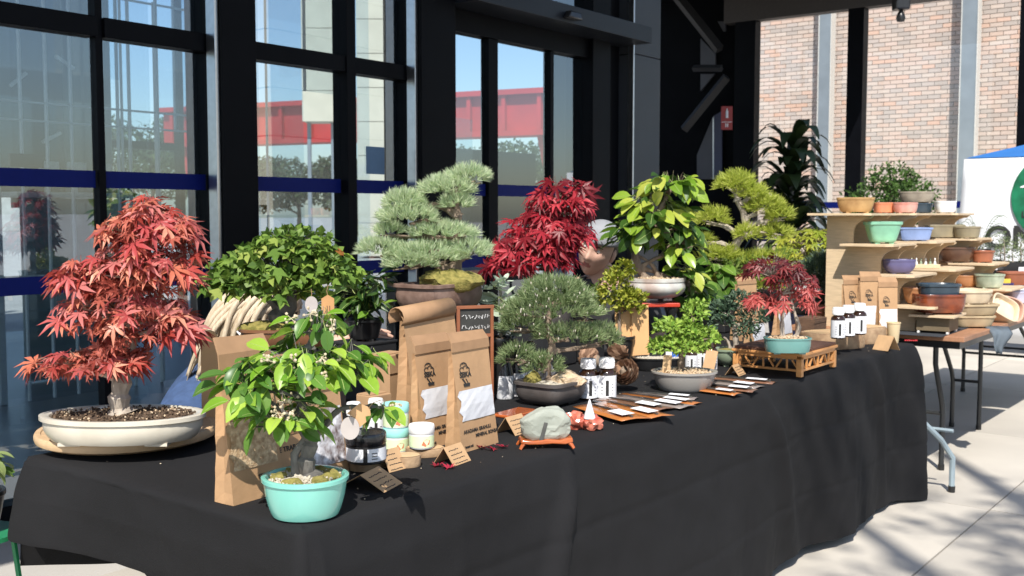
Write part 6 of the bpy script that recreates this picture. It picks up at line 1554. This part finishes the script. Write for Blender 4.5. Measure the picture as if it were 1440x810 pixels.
mbt = skinmesh('trousers', [(J[i][0], J[i][1] * 1.14) for i in (0, 14, 15, 16, 18, 19, 20)], [(0, 1), (1, 2), (2, 3), (0, 4), (4, 5), (5, 6)], None, man); mbt.build('trousers', mt('dark_trousers', (.03, .033, .045), .9, .15, 20), man, smooth='all')
for i in (17, 21):
    q = MB(); q.blob((J[i][0][0], J[i][0][1] + .03, .045), (.045, .125, .05), i, .1, 2); q.build('shoe', blackp, man)
capm = mt('grey_cap', (.27, .28, .30), .8, .08, 20, .15, 200)
def capmesh():
    q = MB(); NL, NO = 12, 36
    for i in range(NL + 1):
        th = (PI * .50) * i / NL
        for j in range(NO):
            ph = 2 * PI * j / NO; r = 1.0 + .012 * math.cos(6 * ph) * math.sin(th)
            q.v.append((math.sin(th) * math.sin(ph) * .084 * r, -math.sin(th) * math.cos(ph) * .106 * r, .056 + math.cos(th) * .080))
    for i in range(NL):
        for j in range(NO): q.f.append((i * NO + j, (i + 1) * NO + j, (i + 1) * NO + (j + 1) % NO, i * NO + (j + 1) % NO)); q.m.append(0)
    return q
q = capmesh(); q.v = [tuple(cH + Rh @ (V(v) * 1.12)) for v in q.v]; o = q.build('cap', capm, man, smooth='all'); o.modifiers.new('thick', 'SOLIDIFY').thickness = -.003
# worn with the strap arch to the front
q = MB(); q.tube([tuple(cH + 1.12 * (Rh @ V((math.sin(a) * .046, -.104 + .014 * abs(math.sin(a)), .050 + math.cos(a) * .030)))) for a in [-1.5 + k * .3 for k in range(11)]], .004, 6); q.build('cap_strap', mt('cap_strap_m', (.03, .03, .035), .7), man)
q = MB()
pts = []
for i in range(13):
    a = -1.1 + 2.2 * i / 12; pts += [(math.sin(a) * .088, .095 + .02 * (math.cos(a) - 1) , .046), (math.sin(a) * .105, .095 + .075 * math.cos(a), .030)]
q.add([tuple(cH + Rh @ (V(p_) * 1.12)) for p_ in pts], [(i * 2, i * 2 + 1, i * 2 + 3, i * 2 + 2) for i in range(12)]); o = q.build('cap_brim', capm, man, smooth='all'); o.modifiers.new('thick', 'SOLIDIFY').thickness = .004
hm = mt('brown_hair', (.09, .06, .04), .7, .3, 60)
q = MB()
for sg in (-1, 1): q.blob((sg * .068, .03, .01), (.014, .045, .035), 4, .3, 2)
q.blob((0, .075, -.005), (.062, .03, .045), 7, .25, 3); q.v = [tuple(cH + Rh @ (V(v) * 1.12)) for v in q.v]; q.build('hair', hm, man)
st2 = T('stool', 'low stool under the seated man behind the table', 'stool', (hc.x, hc.y, 0), RZ)
box('seat', wood_b, st2, (.10, .22, .36), (.36, .34, .04), .01)
for sx in (-1, 1):
    for sy in (-1, 1): box('leg', wood_b, st2, (.10 + sx * .14, .22 + sy * .13, .17), (.03, .03, .34), .002)
# --- woman with long fair hair, crouching behind the near end, reaching right
wc, wsz = atY(372, 428, 2.95)
wm = T('person', 'woman with long fair hair, white top and jeans bending behind the green maple', 'person', (wc.x, wc.y, 0), RZ)
wz = wc.z
cW = V((.03, 0, wz)); Rw = Matrix.Rotation(.9, 3, 'Z') @ Matrix.Rotation(.75, 3, 'X')
hp = atY(512, 474, 2.72)[0] - wc; hp = Matrix.Rotation(-RZ, 3, 'Z') @ V((hp.x, hp.y, 0)); hz = atY(512, 474, 2.72)[0].z
jl = atY(236, 545, 3.0)[0]; jp = Matrix.Rotation(-RZ, 3, 'Z') @ V((jl.x - wc.x, jl.y - wc.y, 0))
J = [((jp.x + .02, jp.y + .06, .66), .14), ((jp.x + .12, .14, .76), .125), ((-.14, .10, .88), (.14, .11)), ((-.06, .06, .97), (.11, .085)), ((-.01, .03, wz - .06), .048), ((.01, .01, wz - .02), .05),
     ((-.02, -.10, .92), .055), ((.10, -.16, .80), .042), ((hp.x * .62, hp.y - .02, hz - .03), .034), ((hp.x * .84, hp.y, hz), .024),
     ((-.05, .20, .92), .055), ((.05, .22, .70), .042), ((.12, .12, .62), .034), ((.16, .06, .62), .025),
     ((jp.x + .02, jp.y - .05, .62), .10), ((jp.x + .22, jp.y - .14, .52), .078), ((jp.x + .10, jp.y - .02, .10), .052), ((jp.x + .20, jp.y - .08, .05), .04),
     ((jp.x + .02, jp.y + .20, .62), .10), ((jp.x + .24, jp.y + .18, .50), .078), ((jp.x + .10, jp.y + .22, .10), .052), ((jp.x + .20, jp.y + .20, .05), .04)]
E_ = [(0, 1), (1, 2), (2, 3), (3, 4), (4, 5), (3, 6), (6, 7), (7, 8), (8, 9), (3, 10), (10, 11), (11, 12), (12, 13), (0, 14), (14, 15), (15, 16), (16, 17), (0, 18), (18, 19), (19, 20), (20, 21)]
reorder_hand(J, E_, 9, (1, -.05, .08), (0, -.5, .9), -1, .95, .22); reorder_hand(J, E_, 13, (1, -.2, -.2), (0, 0, 1), 1, .9)
mb = skinmesh('body', J, E_, None, wm); head_mesh(mb, Rw, cW, .95)
mb.build('body', [skin_m, lips], wm, smooth='all'); eyes(wm, Rw, cW, .95)
r2 = lambda i, k: tuple(v * k for v in (J[i][1] if hasattr(J[i][1], '__len__') else (J[i][1],) * 2))
mbs = skinmesh('top', [(J[i][0], r2(i, 1.14)) for i in (1, 2, 3)] + [((-.03, .045, .99), (.06, .06))] + [(J[i][0], r2(i, 1.22)) for i in (6, 7, 10, 11)], [(0, 1), (1, 2), (2, 3), (2, 4), (4, 5), (2, 6), (6, 7)], None, wm); mbs.build('white_top', mt('white_fabric', (.66, .68, .72), .85, .08, 14, .2, 100), wm, smooth='all')
mbt = skinmesh('jeans', [(J[i][0], r2(i, 1.16)) for i in (0, 14, 15, 16, 18, 19, 20)] + [(J[1][0], r2(1, 1.05))], [(0, 7), (0, 1), (1, 2), (2, 3), (0, 4), (4, 5), (5, 6)], None, wm); mbt.build('jeans', mt('blue_denim', (.045, .085, .19), .85, .2, 30, .3, 300), wm, smooth='all')
for i in (17, 21): q = MB(); q.blob((J[i][0][0] + .03, J[i][0][1], .045), (.12, .045, .05), i, .1, 2); q.build('shoe', white, wm)
fair = mt('fair_hair', (.42, .33, .22), .5, .2, 14, .5, 60, col2=(.60, .50, .37), st=(6, 6, .5))
q = MB(); rr = random.Random(4)
def lock(r0, r1, n, spread):
    a = rr.uniform(-2.3, 2.3) + PI; th = rr.uniform(.05, 1.5)
    st0 = cW + Rw @ (V((math.sin(th) * math.sin(a) * .076, -math.sin(th) * math.cos(a) * .098, .02 + math.cos(th) * .102)))
    e_ = V((-.115 + rr.gauss(0, .05), -.115 + rr.gauss(0, .03), wz - .26 + rr.gauss(0, .035))); ph = rr.uniform(0, 6)
    pts = []
    for k in range(7):
        u = k / 6; p_ = st0.lerp(e_, u) + V((-.05, -.045, .05)) * math.sin(PI * u) * (1.1 - .4 * u); pts.append(p_ + V((math.sin(u * 7 + ph), math.cos(u * 6 + ph), 0)) * spread * u)
    limb(q, pts, r0, r1, n)
for i in range(210): lock(.0150, .0065, 6, .009)
for i in range(200): lock(.0030, .0014, 4, .014)
q.build('long_hair', fair, wm, smooth='all')
q = MB(); q.blob((0, .01, .03), (.079, .101, .10), 2, .05, 3); q.v = [tuple(cW + Rw @ V(v)) for v in q.v if True]; q.build('hair_cap', fair, wm, smooth='all')
q = MB()
